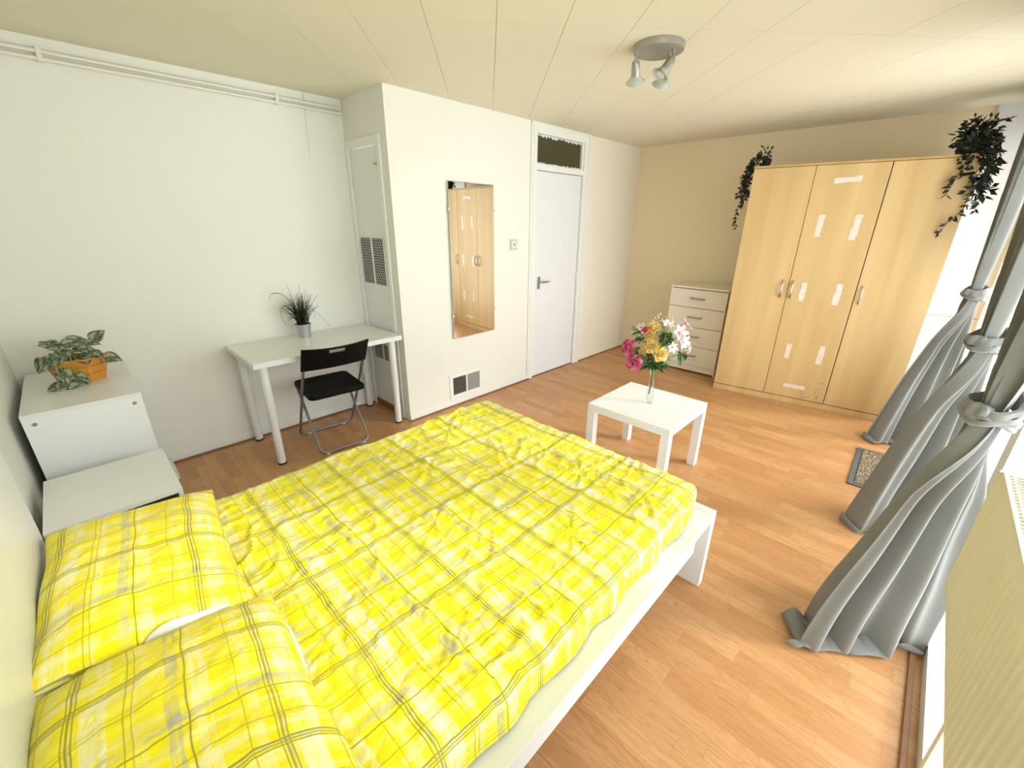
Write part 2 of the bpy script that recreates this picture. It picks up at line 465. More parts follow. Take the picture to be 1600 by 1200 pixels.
# walls ------------------------------------------------------------------
struct(MB().box(X0 - T, X0, Y0 - T, YA + T, 0, H).build('wall_left', 'wall'), 'white wall behind the bed headboard')
wb = struct(MB().box(X0, XC, YA, YA + T, 0, H).build('wall_back', 'wall'), 'long white wall behind the desk')
b = MB()
b.add([(1.528, YA - .0004, H), (1.5315, YA - .0004, H), (1.514, YA - .0004, 1.93), (1.513, YA - .0004, 1.93)], [(0, 1, 2, 3)])
b.build('hairline_crack', 'gap', wb)
# closet box with the mirror wall
b = MB()
b.box(XC, 3.215, YC, YC + .10, 0, H)                 # mirror wall
b.box(3.215, 4.03, YC, YC + .10, 2.315, H)
struct(b.build('wall_partition', 'wall'), 'white partition wall with tall mirror and door')
b = MB()
b.box(XC, XC + .06, YC + .1, YA + T, 2.075, H); b.box(XC, XC + .06, YC + .0999, YC + .13, 0, 2.075)
b.box(XC, XC + .06, YA - .02, YA + T, 0, 2.075)
struct(b.build('wall_closet_side', 'wall'), 'narrow closet side wall above and around the cupboard door')
struct(MB().box(XC + .3, 3.2, YA, YA + T, 0, H).build('wall_closet_back', 'wall'))
pil = struct(MB().box(X1 - .02, X1, Y0, -.19, 0, H).build('trim_5', 'door_white'), 'white boxed strip of wall between wardrobe and curtain')
MB().box(X1 - .0205, X1 - .019, Y0, -.19, .838, .843).build('panel_joint', 'gap', pil)
struct(MB().box(4.03, X1 + T, YC, YC + .10, 0, H).build('wall_right_of_door', 'wall_mid'), 'wall between the door and the far corner, tinted with cream bounce light')
struct(MB().box(X1, X1 + T, Y0 - T, YC, 0, H).build('wall_far', 'wall_far'), 'cream far wall behind the wardrobe')
# window wall
b = MB()
b.box(X0 - T, X1 + T, Y0 - T, Y0, 2.2, H)
b.box(X0 - T, -.1, Y0 - T, Y0, 0, 2.2); b.box(-.1, .66, Y0 - T, Y0, 0, 1.05); b.box(.66, .74, Y0 - T, Y0, 0, 2.2); b.box(4.98, X1 + T, Y0 - T, Y0, 0, 2.2)
struct(b.build('wall_window', 'wall'), 'white window wall behind the grey curtains')
# hall behind the door transom (dark)
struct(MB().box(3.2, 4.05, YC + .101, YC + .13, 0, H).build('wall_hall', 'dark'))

def window(name, x0, x1, z0, z1, mull):
    e = sempty(name, 'white framed window behind the grey curtains')
    f = .055; y0, y1 = Y0 - .055, Y0 + .0
    b = MB(); b.box(x0, x1, y0, y1, z0, z0 + f); b.box(x0, x1, y0, y1, z1 - f, z1)
    b.box(x0, x0 + f, y0, y1, z0 + f, z1 - f); b.box(x1 - f, x1, y0, y1, z0 + f, z1 - f)
    b.build('window_frame', 'white_gloss', e)
    xs = [x0 + f] + mull + [x1 - f]
    for m in mull: MB().box(m - .035, m + .035, y0, y1, z0 + f, z1 - f).build('mullion', 'white_gloss', e)
    for i in range(len(xs) - 1):
        a = xs[i] + (.035 if i else 0); c = xs[i + 1] - (.035 if i < len(xs) - 2 else 0)
        MB().box(a, c, Y0 - .030, Y0 - .024, z0 + f, z1 - f).build('window_pane', 'pane', e)
    return e
window('window_1', .74, 2.25, 0.0, 2.2, [])
window('window_added', -.1, .66, 1.05, 2.2, [])  # unseen window, added to light the near part of the bed
window('window_2', 2.25, 4.98, 0.0, 2.2, [3.1, 4.05])

# skirtings and floor beading
def skirt(name, boxes, mat='white_gloss', label=None):
    b = MB()
    for q in boxes: b.box(*q, .003)
    return struct(b.build(name, mat), label)
skirt('baseboard_back', [(X0, XC, YA - .012, YA, 0.001, .062)], label='low white skirting board under the desk wall')
skirt('baseboard_partition', [(XC - .002, 3.22, YC - .010, YC, .001, .055)], label='low white skirting board under the mirror wall')
skirt('baseboard_far', [(X1 - .012, X1, -.188, YC, .001, .05), (4.075, X1, YC - .010, YC, .001, .03)], 'wall_far')
skirt('baseboard_window', [(X0, .74, Y0, Y0 + .022, .001, .055)], 'cream_lam', 'cream skirting board below the radiator')
skirt('trim_1', [(X0, XC, YA - .026, YA - .012, .001, .012)], 'bead', 'brown wooden floor beading along the desk wall')
skirt('trim_2', [(XC - .016, 3.22, YC - .024, YC - .010, .001, .011)], 'bead', 'brown wooden floor beading along the mirror wall')
skirt('trim_3', [(X0, 4.98, Y0 + .022, Y0 + .040, .001, .014)], 'bead', 'brown wooden floor beading below the radiator')
skirt('trim_4', [(4.075, X1 - .012, YC - .022, YC - .01, .001, .010)], 'bead')

# door with transom ---------------------------------------------------------
dr = sempty('door_1', 'plain white door with lever handle and dark transom pane')
b = MB(); ya, yb = YC - .018, YC + .09
b.box(3.215, 3.262, ya, yb, 0, 2.318, .004); b.box(3.968, 4.03, ya, yb, 0, 2.318, .004)
b.box(3.262, 3.968, ya, yb, 2.258, 2.318, .003); b.box(3.262, 3.968, ya, yb, 1.972, 2.022, .003)
b.build('door_frame', 'white_gloss', dr)
b = MB(); b.box(4.03, 4.072, YC - .022, YC + .0, 0, 2.33, .004); b.box(3.19, 3.216, YC - .012, YC + .0, 0, 2.33, .003); b.box(3.19, 4.072, YC - .014, YC, 2.318, 2.342)
b.build('architrave', 'wall', dr)
leaf = MB().box(3.266, 3.962, YC + .004, YC + .044, .008, 1.968, .002).build('door_leaf', 'door_white', dr)
h = MB(); h.box(3.325, 3.365, YC - .004, YC + .005, .915, 1.035, .002)
h.tube([(3.345, YC, .985), (3.345, YC - .045, .985)], .009); h.tube([(3.342, YC - .045, .985), (3.40, YC - .048, .983), (3.46, YC - .046, .984)], [.009, .008, .007])
h.build('door_handle', 'steel', leaf)
for z in (.22, 1.0, 1.72):
    MB().tube([(3.966, YC - .004, z - .04), (3.966, YC - .004, z + .04)], .006).build('hinge', 'white_gloss', dr)
MB().box(3.262, 3.945, YC + .02, YC + .026, 2.022, 2.258).build('transom_pane', 'transom', dr)
b = MB(); b.box(3.945, 3.968, YC - .002, YC + .03, 2.022, 2.258); b.box(3.262, 3.945, YC + .002, YC + .02, 2.022, 2.030); b.build('glazing_bead', 'white_gloss', dr)
# rough paint edge on the transom
b = MB()
for i in range(46):
    xx = 3.262 + .683 * i / 46; hh = random.uniform(.004, .022)
    b.box(xx, xx + .016, YC + .0185, YC + .0198, 2.258 - hh, 2.258); hh = random.uniform(.001, .012)
    b.box(xx, xx + .016, YC + .0185, YC + .0198, 2.030, 2.030 + hh)
b.build('paint_smear', 'white_gloss', dr)

# closet cupboard door --------------------------------------------------------
cd = sempty('door_2', 'narrow cream cupboard door with slotted ventilation grilles')
b = MB(); b.box(XC - .012, XC + .03, YC + .085, YC + .125, 0, 2.075, .003); b.box(XC - .012, XC + .03, YA - .045, YA - .0, 0, 2.075, .003)
b.box(XC - .012, XC + .03, YC + .125, YA - .045, 2.02, 2.075, .003); b.build('door_frame', 'white_gloss', cd)
lf = MB().box(XC + .002, XC + .03, YC + .128, YA - .048, .06, 2.016, .002).build('door_leaf', 'white_lam', cd)
MB().box(XC - .001, XC + .02, YC + .125, YA - .045, .002, .058).build('threshold', 'bead', cd)
def slot_grille(y0, y1, z0, z1, rows, parent):
    fr = MB(); fr.box(XC - .006, XC + .003, y0 - .012, y1 + .012, z0 - .012, z0); fr.box(XC - .006, XC + .003, y0 - .012, y1 + .012, z1, z1 + .012)
    fr.box(XC - .006, XC + .003, y0 - .012, y0, z0, z1); fr.box(XC - .006, XC + .003, y1, y1 + .012, z0, z1)
    ym = (y0 + y1) / 2; fr.box(XC - .0061, XC + .003, ym - .009, ym + .009, z0, z1)
    g = fr.build('ventilation_grille', 'white_gloss', parent)
    MB().box(XC - .0005, XC + .0025, y0, y1, z0, z1).build('grille_void', 'dark', g)
    b = MB()
    for s0, s1 in ((y0, ym - .009), (ym + .009, y1)):
        for r in range(rows):
            z = z0 + (r + .5) * (z1 - z0) / rows; hz = (z1 - z0) / rows * .2
            b.box(XC - .004, XC - .0006, s0, s1, z - hz, z + hz)
            for k in range(5):
                yy = s0 + (s1 - s0) * ((k + (.25 if r % 2 else .75)) / 5)
                b.box(XC - .0038, XC - .0006, yy - .005, yy + .005, z + hz, z + (z1 - z0) / rows - hz)
    o = b.build('grille_bars', 'slat_grey', g); o['kind'] = 'stuff'
slot_grille(2.782, 3.125, 1.075, 1.415, 18, lf)
slot_grille(2.80, 3.085, .455, .59, 7, lf)
MB().lathe([(0, -.004), (.006, -.004), (.006, .002), (0, .002)], (XC, 2.755, .985), 10, (1, 0, 0)).build('keyhole', 'dark', lf)
b = MB(); b.tube([(XC + .002, 2.79, 1.90), (XC - .02, 2.79, 1.90), (XC - .026, 2.788, 1.915)], .003, 6); b.tube([(XC - .004, 2.80, 1.905), (XC - .004, 2.755, 1.912)], .003, 6); b.build('coat_hook', 'steel', lf)
for z in (.3, 1.80): MB().tube([(XC - .006, YA - .047, z - .04), (XC - .006, YA - .047, z + .04)], .006).build('hinge', 'white_gloss', cd)
MB().tube([(XC - .004, 2.84, .14), (XC - .006, 2.85, .09), (XC - .012, 2.83, .05), (XC - .02, 2.82, .006)], .0025, 6).build('loose_wire', 'grey_tube', cd)

# pipes along the ceiling of the desk wall
pp = thing('ceiling_pipes', 'pair of thin cream painted pipes running high along the desk wall', 'pipe', (0, 0, 0))
for z in (2.279, 2.249): MB().tube([(X0, YA - .022, z), (XC - .014, YA - .022, z)], .0095, 10).build('pipe', 'pipe', pp)
for xx in (.283, 1.345): MB().box(xx - .010, xx + .010, YA - .035, YA, 2.236, 2.294, .003).build('pipe_bracket', 'pipe', pp)

# ------------------------------------------------------------------ wardrobe
phi = math.atan2(-1.245, .167)
WW, WD, WH = 1.355, .515, 1.985
wr = thing('wardrobe', 'tall three-door beech-effect wardrobe with torn tape patches, against the cream wall', 'wardrobe', (4.361, 1.145, 0), phi)
b = MB(); b.box(0, .018, .02, WD, 0, WH - .018); b.box(WW - .018, WW, .02, WD, 0, WH - .018); b.box(0, WW, .0, WD, WH - .018, WH, .002); b.box(.018, WW - .018, WD - .006, WD, .05, WH - .018); b.box(.018, WW - .018, .02, WD - .006, .05, .066)
b.box(.432, .448, .10, WD - .01, .066, WH - .018)
b.build('carcass', 'beech_edge', wr)
MB().box(.0, WW, .003, .03, 0, .050, .001).build('plinth', 'beech', wr)
dx = [(.002, .4365), (.4405, .898), (.904, WW - .002)]
def bow_handle(u, z, parent, out=-1):
    b = MB(); pts = [(u, -.002 * 0 - .002, z - .07)] + [(u, -.003 - .030 * math.sin(PI * t / 8), z - .07 + .14 * t / 8) for t in range(1, 8)] + [(u, -.002, z + .07)]
    b.tube(pts, [.007, .007] + [.0065] * 5 + [.007, .007], 8)
    for s in (-1, 1): b.lathe([(0, .004), (.010, .004), (.010, -.004), (0, -.004)], (u, -.002, z + s * .07), 12, (0, 1, 0))
    return b.build('bow_handle', 'steel', parent)
doors = []
for i, (a, c) in enumerate(dx):
    d = MB().box(a, c, 0, .018, .058, WH - .021, .0012).build('wardrobe_door', 'beech', wr); doors.append(d)
bow_handle(.395, 1.01, doors[0]); bow_handle(.468, 1.01, doors[1]); bow_handle(.938, 1.01, doors[2])
def tape(u, z, w, h, r=0):
    b = MB(); m = 8; horizontal = w > h
    top = []; bot = []
    for i in range(m + 1):
        t = i / m
        if horizontal: top.append((-w / 2 + w * t, h / 2 * random.uniform(.75, 1.05))); bot.append((-w / 2 + w * t, -h / 2 * random.uniform(.75, 1.05)))
        else: top.append((w / 2 * random.uniform(.75, 1.05), -h / 2 + h * t)); bot.append((-w / 2 * random.uniform(.75, 1.05), -h / 2 + h * t))
    ring = top + bot[::-1]; cs, sn = math.cos(r), math.sin(r)
    ring = [(u + p * cs - q * sn, z + p * sn + q * cs) for p, q in ring]; k = len(ring)
    v = [(p, -.0007, q) for p, q in ring] + [(p, 0.0004, q) for p, q in ring]
    f = [(i, i + 1, k - 2 - i, k - 1 - i) for i in range(m)] + [(i, (i + 1) % k, k + (i + 1) % k, k + i) for i in range(k)]
    fixn(b.add(v, f).build('tape_strip', 'tape', doors[1]))
for u, z, w_, h_, r in [(.66, 1.855, .17, .04, .06), (.552, 1.525, .042, .165, -.05), (.786, 1.515, .046, .185, -.06), (.550, 1.0, .042, .15, -.02), (.79, 1.0, .048, .17, -.03), (.55, .478, .038, .135, .0), (.79, .482, .044, .16, -.02), (.662, .165, .165, .035, 0.0)]:
    tape(u, z, w_, h_, r)
b = MB()
for u0, z0, u1, z1 in [(.72, .075, .755, .088), (.765, .083, .80, .094), (.835, .09, .845, .115), (.845, .115, .85, .08), (.82, .135, .825, .165), (.84, .23, .87, .245), (.855, .235, .85, .225)]:
    d = Vector((u1 - u0, z1 - z0)).normalized(); p = Vector((-d.y, d.x)) * .002
    b.add([(u0 + p.x, -.0004, z0 + p.y), (u0 - p.x, -.0004, z0 - p.y), (u1 - p.x * .4, -.0004, z1 - p.y * .4), (u1 + p.x * .4, -.0004, z1 + p.y * .4)], [(0, 1, 2, 3)])
o = b.build('scratch_marks', 'bead', doors[1]); o['kind'] = 'stuff'

# ------------------------------------------------------------------ chest of drawers by the far wall
ch = thing('chest_of_drawers', 'cream white chest of four drawers beside the wardrobe', 'chest', (4.64, 1.54, 0))
hw = .293; D2 = X1 - .013 - 4.64
b = MB(); b.box(.018, D2, -hw, -hw + .016, 0, .90); b.box(.018, D2, hw - .016, hw, 0, .90); b.box(.018, D2, -hw + .016, hw - .016, .05, .065); b.box(D2 - .006, D2, -hw + .016, hw - .016, .065, .9); b.build('carcass', 'cream_lam', ch)
MB().box(-.008, D2, -hw - .006, hw + .006, .9, .92, .003).build('top', 'cream_lam', ch)
MB().box(.012, .03, -hw + .001, hw - .001, .018, .082, .001).build('plinth', 'cream_lam', ch)
MB().box(.0195, .024, -hw + .016, hw - .016, .085, .9).build('drawer_gap_shade', 'dark', ch)  # dark sheet standing in for the shade inside the drawer gaps
for z0, z1 in [(.087, .292), (.297, .498), (.503, .702), (.707, .892)]:
    d = MB().box(0, .017, -hw + .001, hw - .001, z0, z1, .001).build('drawer_front', 'cream_lam', ch)
    z = z0 + (z1 - z0) * .52
    hb = MB().tube([(0.002, -.072, z), (-.018, -.066, z)] + [(-.020 - .010 * math.sin(PI * t / 6), -.066 + .132 * t / 6, z) for t in range(1, 6)] + [(-.018, .066, z), (.002, .072, z)], .0085, 8)
    hb.build('drawer_handle', 'slat_grey', d)

# ------------------------------------------------------------------ mirror, switch, vent
mr = thing('wall_mirror', 'tall frameless rectangular mirror on the partition wall', 'mirror', (2.496, YC - .009, 1.213), math.radians(1.75))
MB().box(-.24, .24, -.006, -.0015, -.604, .604, .001).build('mirror_glass', 'mirror', mr)
for sx in (-1, 1):
    for z in (.41, -.41): MB().box(sx * .24 - .008, sx * .24 + .008, -.011, 0, z - .012, z + .012, .002).build('mirror_clip', 'steel', mr)
sw = thing('light_switch', 'small square white light switch beside the door', 'switch', (2.982, YC, 1.346))
MB().box(-.046, .046, -.009, 0, -.047, .047, .003).build('switch_plate', 'switchgrey', sw)
MB().box(-.026, .026, -.0125, -.009, -.028, .028, .002).build('switch_surround', 'cream_lam', sw)
MB().box(-.006, .006, -.020, -.012, -.012, .012, .002).build('toggle', 'slat_grey', sw)
vt = thing('wall_vent', 'low rectangular white wall vent with dark left half', 'vent', (2.388, YC, .178))
b = MB(); W_, H_ = .168, .093
b.box(-.19, .19, -.008, 0, H_ - .013, H_ + .02); b.box(-.19, .19, -.008, 0, -H_ - .02, -H_ + .013)
b.box(-.19, -W_ + .013, -.008, 0, -H_ + .013, H_ - .013); b.box(W_ - .013, .19, -.008, 0, -H_ + .013, H_ - .013); b.box(-.007, .007, -.009, 0, -H_ + .013, H_ - .013)
b.build('vent_frame', 'white_gloss', vt)
MB().box(-W_ + .013, W_ - .013, -.0012, 0, -H_ + .013, H_ - .013).build('vent_void', 'dark', vt)
for i in range(11):
    xx = -W_ + .020 + i * .0132
    MB().box(xx, xx + .0022, -.006, -.0013, -H_ + .013, H_ - .013).build('vent_slat', 'lampgrey', vt)
for i in range(12):
    xx = .010 + i * .0121
    MB().box(xx, xx + .0095, -.006, -.0013, -H_ + .013, H_ - .013).build('vent_slat', 'slat_grey', vt)

# ------------------------------------------------------------------ desk
dk = thing('desk', 'white rectangular desk on four round legs against the wall', 'desk', (1.259, 2.905, 0))
MB().box(-.509, .509, -.291, .291, .692, .726, .0015).build('desk_top', 'white_lam', dk)
for sx in (-1, 1):
    for sy in (-1, 1):
        px, py = sx * .448, sy * .235
        l = MB().lathe([(0, .692), (.034, .692), (.034, .680), (.0275, .678), (.0275, .30), (.025, .30), (.025, .012), (0, .012)], (px, py, 0), 20).build('leg', 'white_lam', dk)
        MB().lathe([(0, .012), (.0265, .012), (.0275, .006), (.026, 0), (0, 0)], (px, py, 0), 20).build('foot', 'blackfoot', l)

# ------------------------------------------------------------------ folding chair
fc = thing('folding_chair', 'black plastic folding chair with grey tube legs pulled up to the desk', 'chair', (1.228, 2.765, 0), math.radians(-4.5))
def arc_u(hw, y0, z0, y1, z1, r=.045, n=5):
    """open U: from (hw,y1,z1) down to floor bar at (.,y0,z0)"""
    d = Vector((0, y1 - y0, z1 - z0)).normalized(); pts = []
    right = [Vector((hw, y1, z1))]; c = Vector((hw - r, y0, z0)) + d * r
    right.append(c + Vector((r, 0, 0)))
    for k in range(1, n + 1):
        a = PI / 2 * k / n; right.append(c + Vector((r * math.cos(a), 0, 0)) - d * r * math.sin(a))
    left = [Vector((-p.x, p.y, p.z)) for p in right]
    return right + left[::-1]
fr = MB().tube(arc_u(.198, .205, .011, -.212, .65), .0095, 10).build('back_frame', 'grey_tube', fc)
lg = MB().tube(arc_u(.172, -.20, .011, .165, .435), .0095, 10).build('leg_frame', 'grey_tube', fc)
for xx in (-.13, .13):
    MB().box(xx - .012, xx + .012, .205 - .012, .205 + .012, 0, .008, .002).build('foot', 'ceramic', fr)
    MB().box(xx - .012, xx + .012, -.20 - .012, -.20 + .012, 0, .008, .002).build('foot', 'ceramic', lg)
for sx in (-1, 1):
    MB().tube([(sx * .168, -.005, .236 + .0), (sx * .204, -.018, .236 + .0)], .005, 8).build('pivot', 'steel', fc)
# seat
def seat(u, v):
    x = (u - .5) * 2; y = (v - .5) * 2
    wd = .188 - .004 * y
    xx = wd * x; yy = .19 * y + .0
    cr = .16
    return xx, yy
def seat_mb():
    bm = bmesh.new(); ring = []
    hw, hd, r = .190, .190, .04
    for cx_, cy_, a0 in ((hw - r, hd - r, 0), (-hw + r, hd - r, 90), (-hw + r, -hd + r, 180), (hw - r, -hd + r, 270)):
        for k in range(6):
            a = math.radians(a0 + 90 * k / 5); ring.append((cx_ + r * math.cos(a), cy_ + r * math.sin(a)))
    v = []; f = []; n = len(ring)
    lev = [(.94, -.034), (1.0, -.030), (1.0, -.005), (.985, 0), (.94, -.002), (.5, -.010)]
    for s, z in lev: v += [(p * s, q * s, z + .452 + (-.012 * max(0, -q / hd) ** 2 if False else 0)) for p, q in ring]
    for i in range(len(lev) - 1):
        for k in range(n): f.append((i * n + k, i * n + (k + 1) % n, (i + 1) * n + (k + 1) % n, (i + 1) * n + k))
    f.append(tuple((len(lev) - 1) * n + k for k in range(n))); f.append(tuple(range(n))[::-1])
    return MB().add(v, f)
st = seat_mb().build('seat', 'black', fc); st.rotation_euler = (math.radians(1.5), 0, 0); st.location = (0, -.012, 0)
# backrest with hand slot, gently curved
def back_mb():
    b = MB(); nx = 24; zs = [.628, .632, .70, .735, .742, .762, .770, .790, .794]
    def P(i, j, side):
        t = i / nx * 2 - 1; x = .212 * t; z = zs[j] - (.012 * (1 - t * t) if j < 2 else 0) * 0 - .010 * (1 - t * t) * (j >= 7)
        y = -.240 - .030 * (1 - t * t) - (zs[j] - .7) * .60 + (side * .009)
        return (x, y, z)
    idx = {}
    for s in (-1, 1):
        for i in range(nx + 1):
            for j in range(len(zs)):
                idx[i, j, s] = len(b.v); b.v.append(P(i, j, s))
    hole = {(i, j) for i in range(9, 15) for j in (4, 5)}
    cells = {(i, j) for i in range(nx) for j in range(len(zs) - 1)} - hole
    def quad(*q): b.f.append(q); b.sm.append(True)
    for i, j in cells:
        for s in (-1, 1): quad(idx[i, j, s], idx[i + 1, j, s], idx[i + 1, j + 1, s], idx[i, j + 1, s])
        for di, dj, e in ((-1, 0, ((i, j), (i, j + 1))), (1, 0, ((i + 1, j), (i + 1, j + 1))), (0, -1, ((i, j), (i + 1, j))), (0, 1, ((i, j + 1), (i + 1, j + 1)))):
            if (i + di, j + dj) not in cells: quad(idx[(*e[0], -1)], idx[(*e[1], -1)], idx[(*e[1], 1)], idx[(*e[0], 1)])
    return b
bk = fixn(back_mb().build('backrest', 'black', fc))

# ------------------------------------------------------------------ grass plant on desk
gp = thing('potted_grass', 'spiky dark grass plant in a small zinc pot on the desk', 'plant', (1.235, 3.075, .7262))
MB().lathe([(0, .003), (.036, .003), (.037, 0), (.039, .002), (.0385, .006), (.052, .092), (.056, .094), (.056, .099), (.051, .099), (.049, .085), (0, .085)], n=28).build('pot', 'zinc', gp)
MB().lathe([(0, .086), (.048, .084)], n=20).build('soil', 'soil', gp)
def blade(b, pts, w):
    pts = [Vector(p) for p in pts]; n = len(pts); base = len(b.v)
    for i, p in enumerate(pts):
        t = i / (n - 1); d = (pts[min(i + 1, n - 1)] - pts[max(0, i - 1)]).normalized()
        s = d.cross(Vector((.69, -.72, .1))).normalized()
        ww = w * (1 - t ** 2) + .0004
        nrm = s.cross(d) * .0006
        b.v += [tuple(p - s * ww), tuple(p + nrm), tuple(p + s * ww), tuple(p - nrm * 2)]
    for i in range(n - 1):
        for k in range(4):
            a, c = base + i * 4 + k, base + i * 4 + (k + 1) % 4; b.f.append((a, c, c + 4, a + 4)); b.sm.append(True)
rnd = random.Random(3)
rgt = Vector((.695, -.719, 0)); toward = Vector((-.719, -.695, 0))
b = MB(); b2 = MB()
for k in range(150):
    a = rnd.uniform(0, 2 * PI); r0 = rnd.uniform(0, .04); ln = rnd.uniform(.12, .24); lean = rnd.uniform(.0, .09)
    d = Vector((math.cos(a), math.sin(a) * .6 - (.15 if math.sin(a) > 0 else 0), 0)); p0 = Vector((math.cos(a) * r0, math.sin(a) * r0, .085))
    droop = rnd.choice([0, 0, .3, .7]) * lean
    pts = []
    for i in range(7):
        t = i / 6; pts.append(p0 + d * (lean * t * t * 1.3) + Vector((0, 0, ln * (t - .9 * t ** 3 * droop / .09))))
    blade(b if k % 7 else b2, pts, .0036)
o = b.build('foliage', 'blade', gp); o['kind'] = 'stuff'
o = b2.build('foliage', 'blade2', gp); o['kind'] = 'stuff'
# long individual arching blades (right offset, height)
for ctrl in ([(0, .09), (-.04, .24), (-.09, .32), (-.15, .325), (-.165, .30), (-.155, .275)], [(0, .09), (-.02, .22), (-.035, .30), (-.05, .40)], [(0, .09), (.01, .24), (.02, .32), (.03, .385)],
             [(0, .09), (.02, .2), (.05, .28), (.075, .36)], [(0, .09), (.03, .17), (.07, .205), (.12, .19), (.18, .12), (.205, .08)], [(0, .09), (.04, .2), (.075, .235), (.10, .2), (.105, .14)],
             [(0, .09), (-.05, .2), (-.085, .235), (-.115, .18), (-.105, .12), (-.065, .09)], [(0, .09), (.03, .19), (.07, .25), (.10, .29)], [(0, .09), (-.05, .21), (-.09, .24), (-.12, .2)]):
    pts = []
    for i in range(len(ctrl) - 1):
        for t in (0, .25, .5, .75):
            q = []
            for ax in (0, 1):
                p0 = ctrl[max(i - 1, 0)][ax]; p1 = ctrl[i][ax]; p2 = ctrl[i + 1][ax]; p3 = ctrl[min(i + 2, len(ctrl) - 1)][ax]
                q.append(.5 * (2 * p1 + (p2 - p0) * t + (2 * p0 - 5 * p1 + 4 * p2 - p3) * t * t + (3 * p1 - p0 - 3 * p2 + p3) * t ** 3))
            k = max(0, -q[0] * .35)
            pts.append(rgt * q[0] + toward * (.02 + k) + Vector((0, 0, q[1])))
    pts.append(rgt * ctrl[-1][0] + toward * (.02 + max(0, -ctrl[-1][0] * .35)) + Vector((0, 0, ctrl[-1][1])))
    b = MB(); blade(b, pts, .0024); b.build('long_blade', 'blade', gp)

# ------------------------------------------------------------------ white units left of the bed
tc_ = thing('tall_bedside_chest', 'taller white chest with cam-lock side panel facing the bed, carrying the wooden planter', 'chest', (.02, 2.818, 0))
b = MB(); b.box(-.2, .195, -.376, -.360, 0, .735, .001); b.box(-.2, .195, .345, .361, 0, .735, .001); b.box(-.2, -.193, -.36, .345, .03, .735); b.box(-.193, .183, -.36, .345, .04, .056)
b.build('carcass', 'white_lam2', tc_)
MB().box(-.2, .2, -.377, .362, .735, .752, .0012).build('top', 'white_lam', tc_)
for k, (z0, z1) in enumerate(((.06, .28), (.285, .505), (.51, .73))):
    MB().box(.184, .199, -.3595, .3445, z0, z1, .001).build('drawer_front', 'white_lam2', tc_)
for xx in (-.165, .165): MB().lathe([(0, .002), (.0085, .002), (.0085, -.0015), (.004, -.0015), (.003, 0), (0, 0)], (xx, -.3762, .705), 14, (0, 1, 0)).build('cam_lock', 'silver_screw', tc_)
nb = thing('bedside_table', 'low white bedside table between bed pillow and taller chest', 'bedside table', (.025, 2.07, 0), 0)
b = MB(); b.box(-.2, -.184, -.21, .227, 0, .48, .001); b.box(.184, .2, -.21, .227, 0, .48, .001); b.box(-.184, .184, .221, .227, .03, .48); b.box(-.184, .184, -.21, .22, .04, .055); b.box(-.184, .184, -.19, .22, .25, .262)
b.build('carcass', 'white_lam', nb)
MB().box(-.2, .2, -.228, .228, .48, .5, .0012).build('top', 'white_lam', nb)
for z0, z1 in ((.06, .235), (.24, .43)): MB().box(-.2, .2, -.245, -.212, z0, z1, .0015).build('drawer_front', 'white_lam2', nb)
tag(MB().box(.236, .292, 2.93, 3.16, 0, .05, .004).build('plastic_box', 'ceramic'), 'small white plastic box lying on the floor beside the white chest', 'box')

# planter --------------------------------------------------------------------
PLX = (.035, 2.86, .7525)
pt = thing('wooden_planter', 'hexagonal orange pine planter box on the taller white chest', 'planter', PLX, math.radians(-17))
def hexring(r, z, sx=1.25): return [(sx * r * math.cos(a), .92 * r * math.sin(a), z) for a in (math.radians(60 * k - 0) for k in range(6))]
for k in range(6):
    R0, R1, hh = .074, .103, .125
    o0, o1 = hexring(R0, 0), hexring(R1, hh); i0, i1 = hexring(R0 - .012, 0), hexring(R1 - .012, hh)
    k2 = (k + 1) % 6
    for s0, s1 in ((0, .33), (.345, .66), (.675, 1)):
        def lp(p, q, t): return tuple(p[c] + (q[c] - p[c]) * t for c in range(3))
        v = [lp(o0[k], o1[k], s0), lp(o0[k2], o1[k2], s0), lp(o0[k2], o1[k2], s1), lp(o0[k], o1[k], s1), lp(i0[k], i1[k], s0), lp(i0[k2], i1[k2], s0), lp(i0[k2], i1[k2], s1), lp(i0[k], i1[k], s1)]
        fixn(MB().add(v, [(0, 1, 2, 3), (7, 6, 5, 4), (0, 4, 5, 1), (1, 5, 6, 2), (2, 6, 7, 3), (3, 7, 4, 0)]).build('plank', 'pine', pt))
b = MB(); v = hexring(.066, .012) + hexring(.090, .108); b.add(v, [tuple(range(6))[::-1], tuple(range(6, 12))] + [(k, (k + 1) % 6, 6 + (k + 1) % 6, 6 + k) for k in range(6)]); b.build('soil', 'soil', pt)
# pothos leaves
po = thing('pothos_plant', 'variegated trailing pothos growing in the wooden planter', 'plant', PLX)
def leaf_mesh(L=.09, W=.075, curl=.25, n=8, name='leaf', mat='pothos', heart=True):
    b = MB(); m = 6
    for i in range(n + 1):
        t = i / n
        w = W / 2 * (math.sin(PI * min(1, t ** .62)) ** .8 if heart else math.sin(PI * t ** .8)) + .0006
        back = -.012 * (1 - t) * (1 if heart else 0)
        for j in range(-m // 2, m // 2 + 1):
            s = j / (m / 2); x = s * w; y = t * L + back * abs(s)
            z = -curl * L * t * t + .12 * W * abs(s) ** 1.3 - .02 * math.sin(t * 6) * abs(s) * W * 4 * .2
            b.v.append((x, y, z))
    q = m + 1
    for i in range(n):
        for j in range(m): a = i * q + j; b.f.append((a, a + 1, a + q + 1, a + q)); b.sm.append(True)
    me = b.mesh(name); me.materials.append(M[mat]); return me
LM = [leaf_mesh(.085, .092, .25), leaf_mesh(.092, .082, .5), leaf_mesh(.075, .078, .1)]
def solid(o, th=.0008):
    md = o.modifiers.new('thickness', 'SOLIDIFY'); md.thickness = th; return o
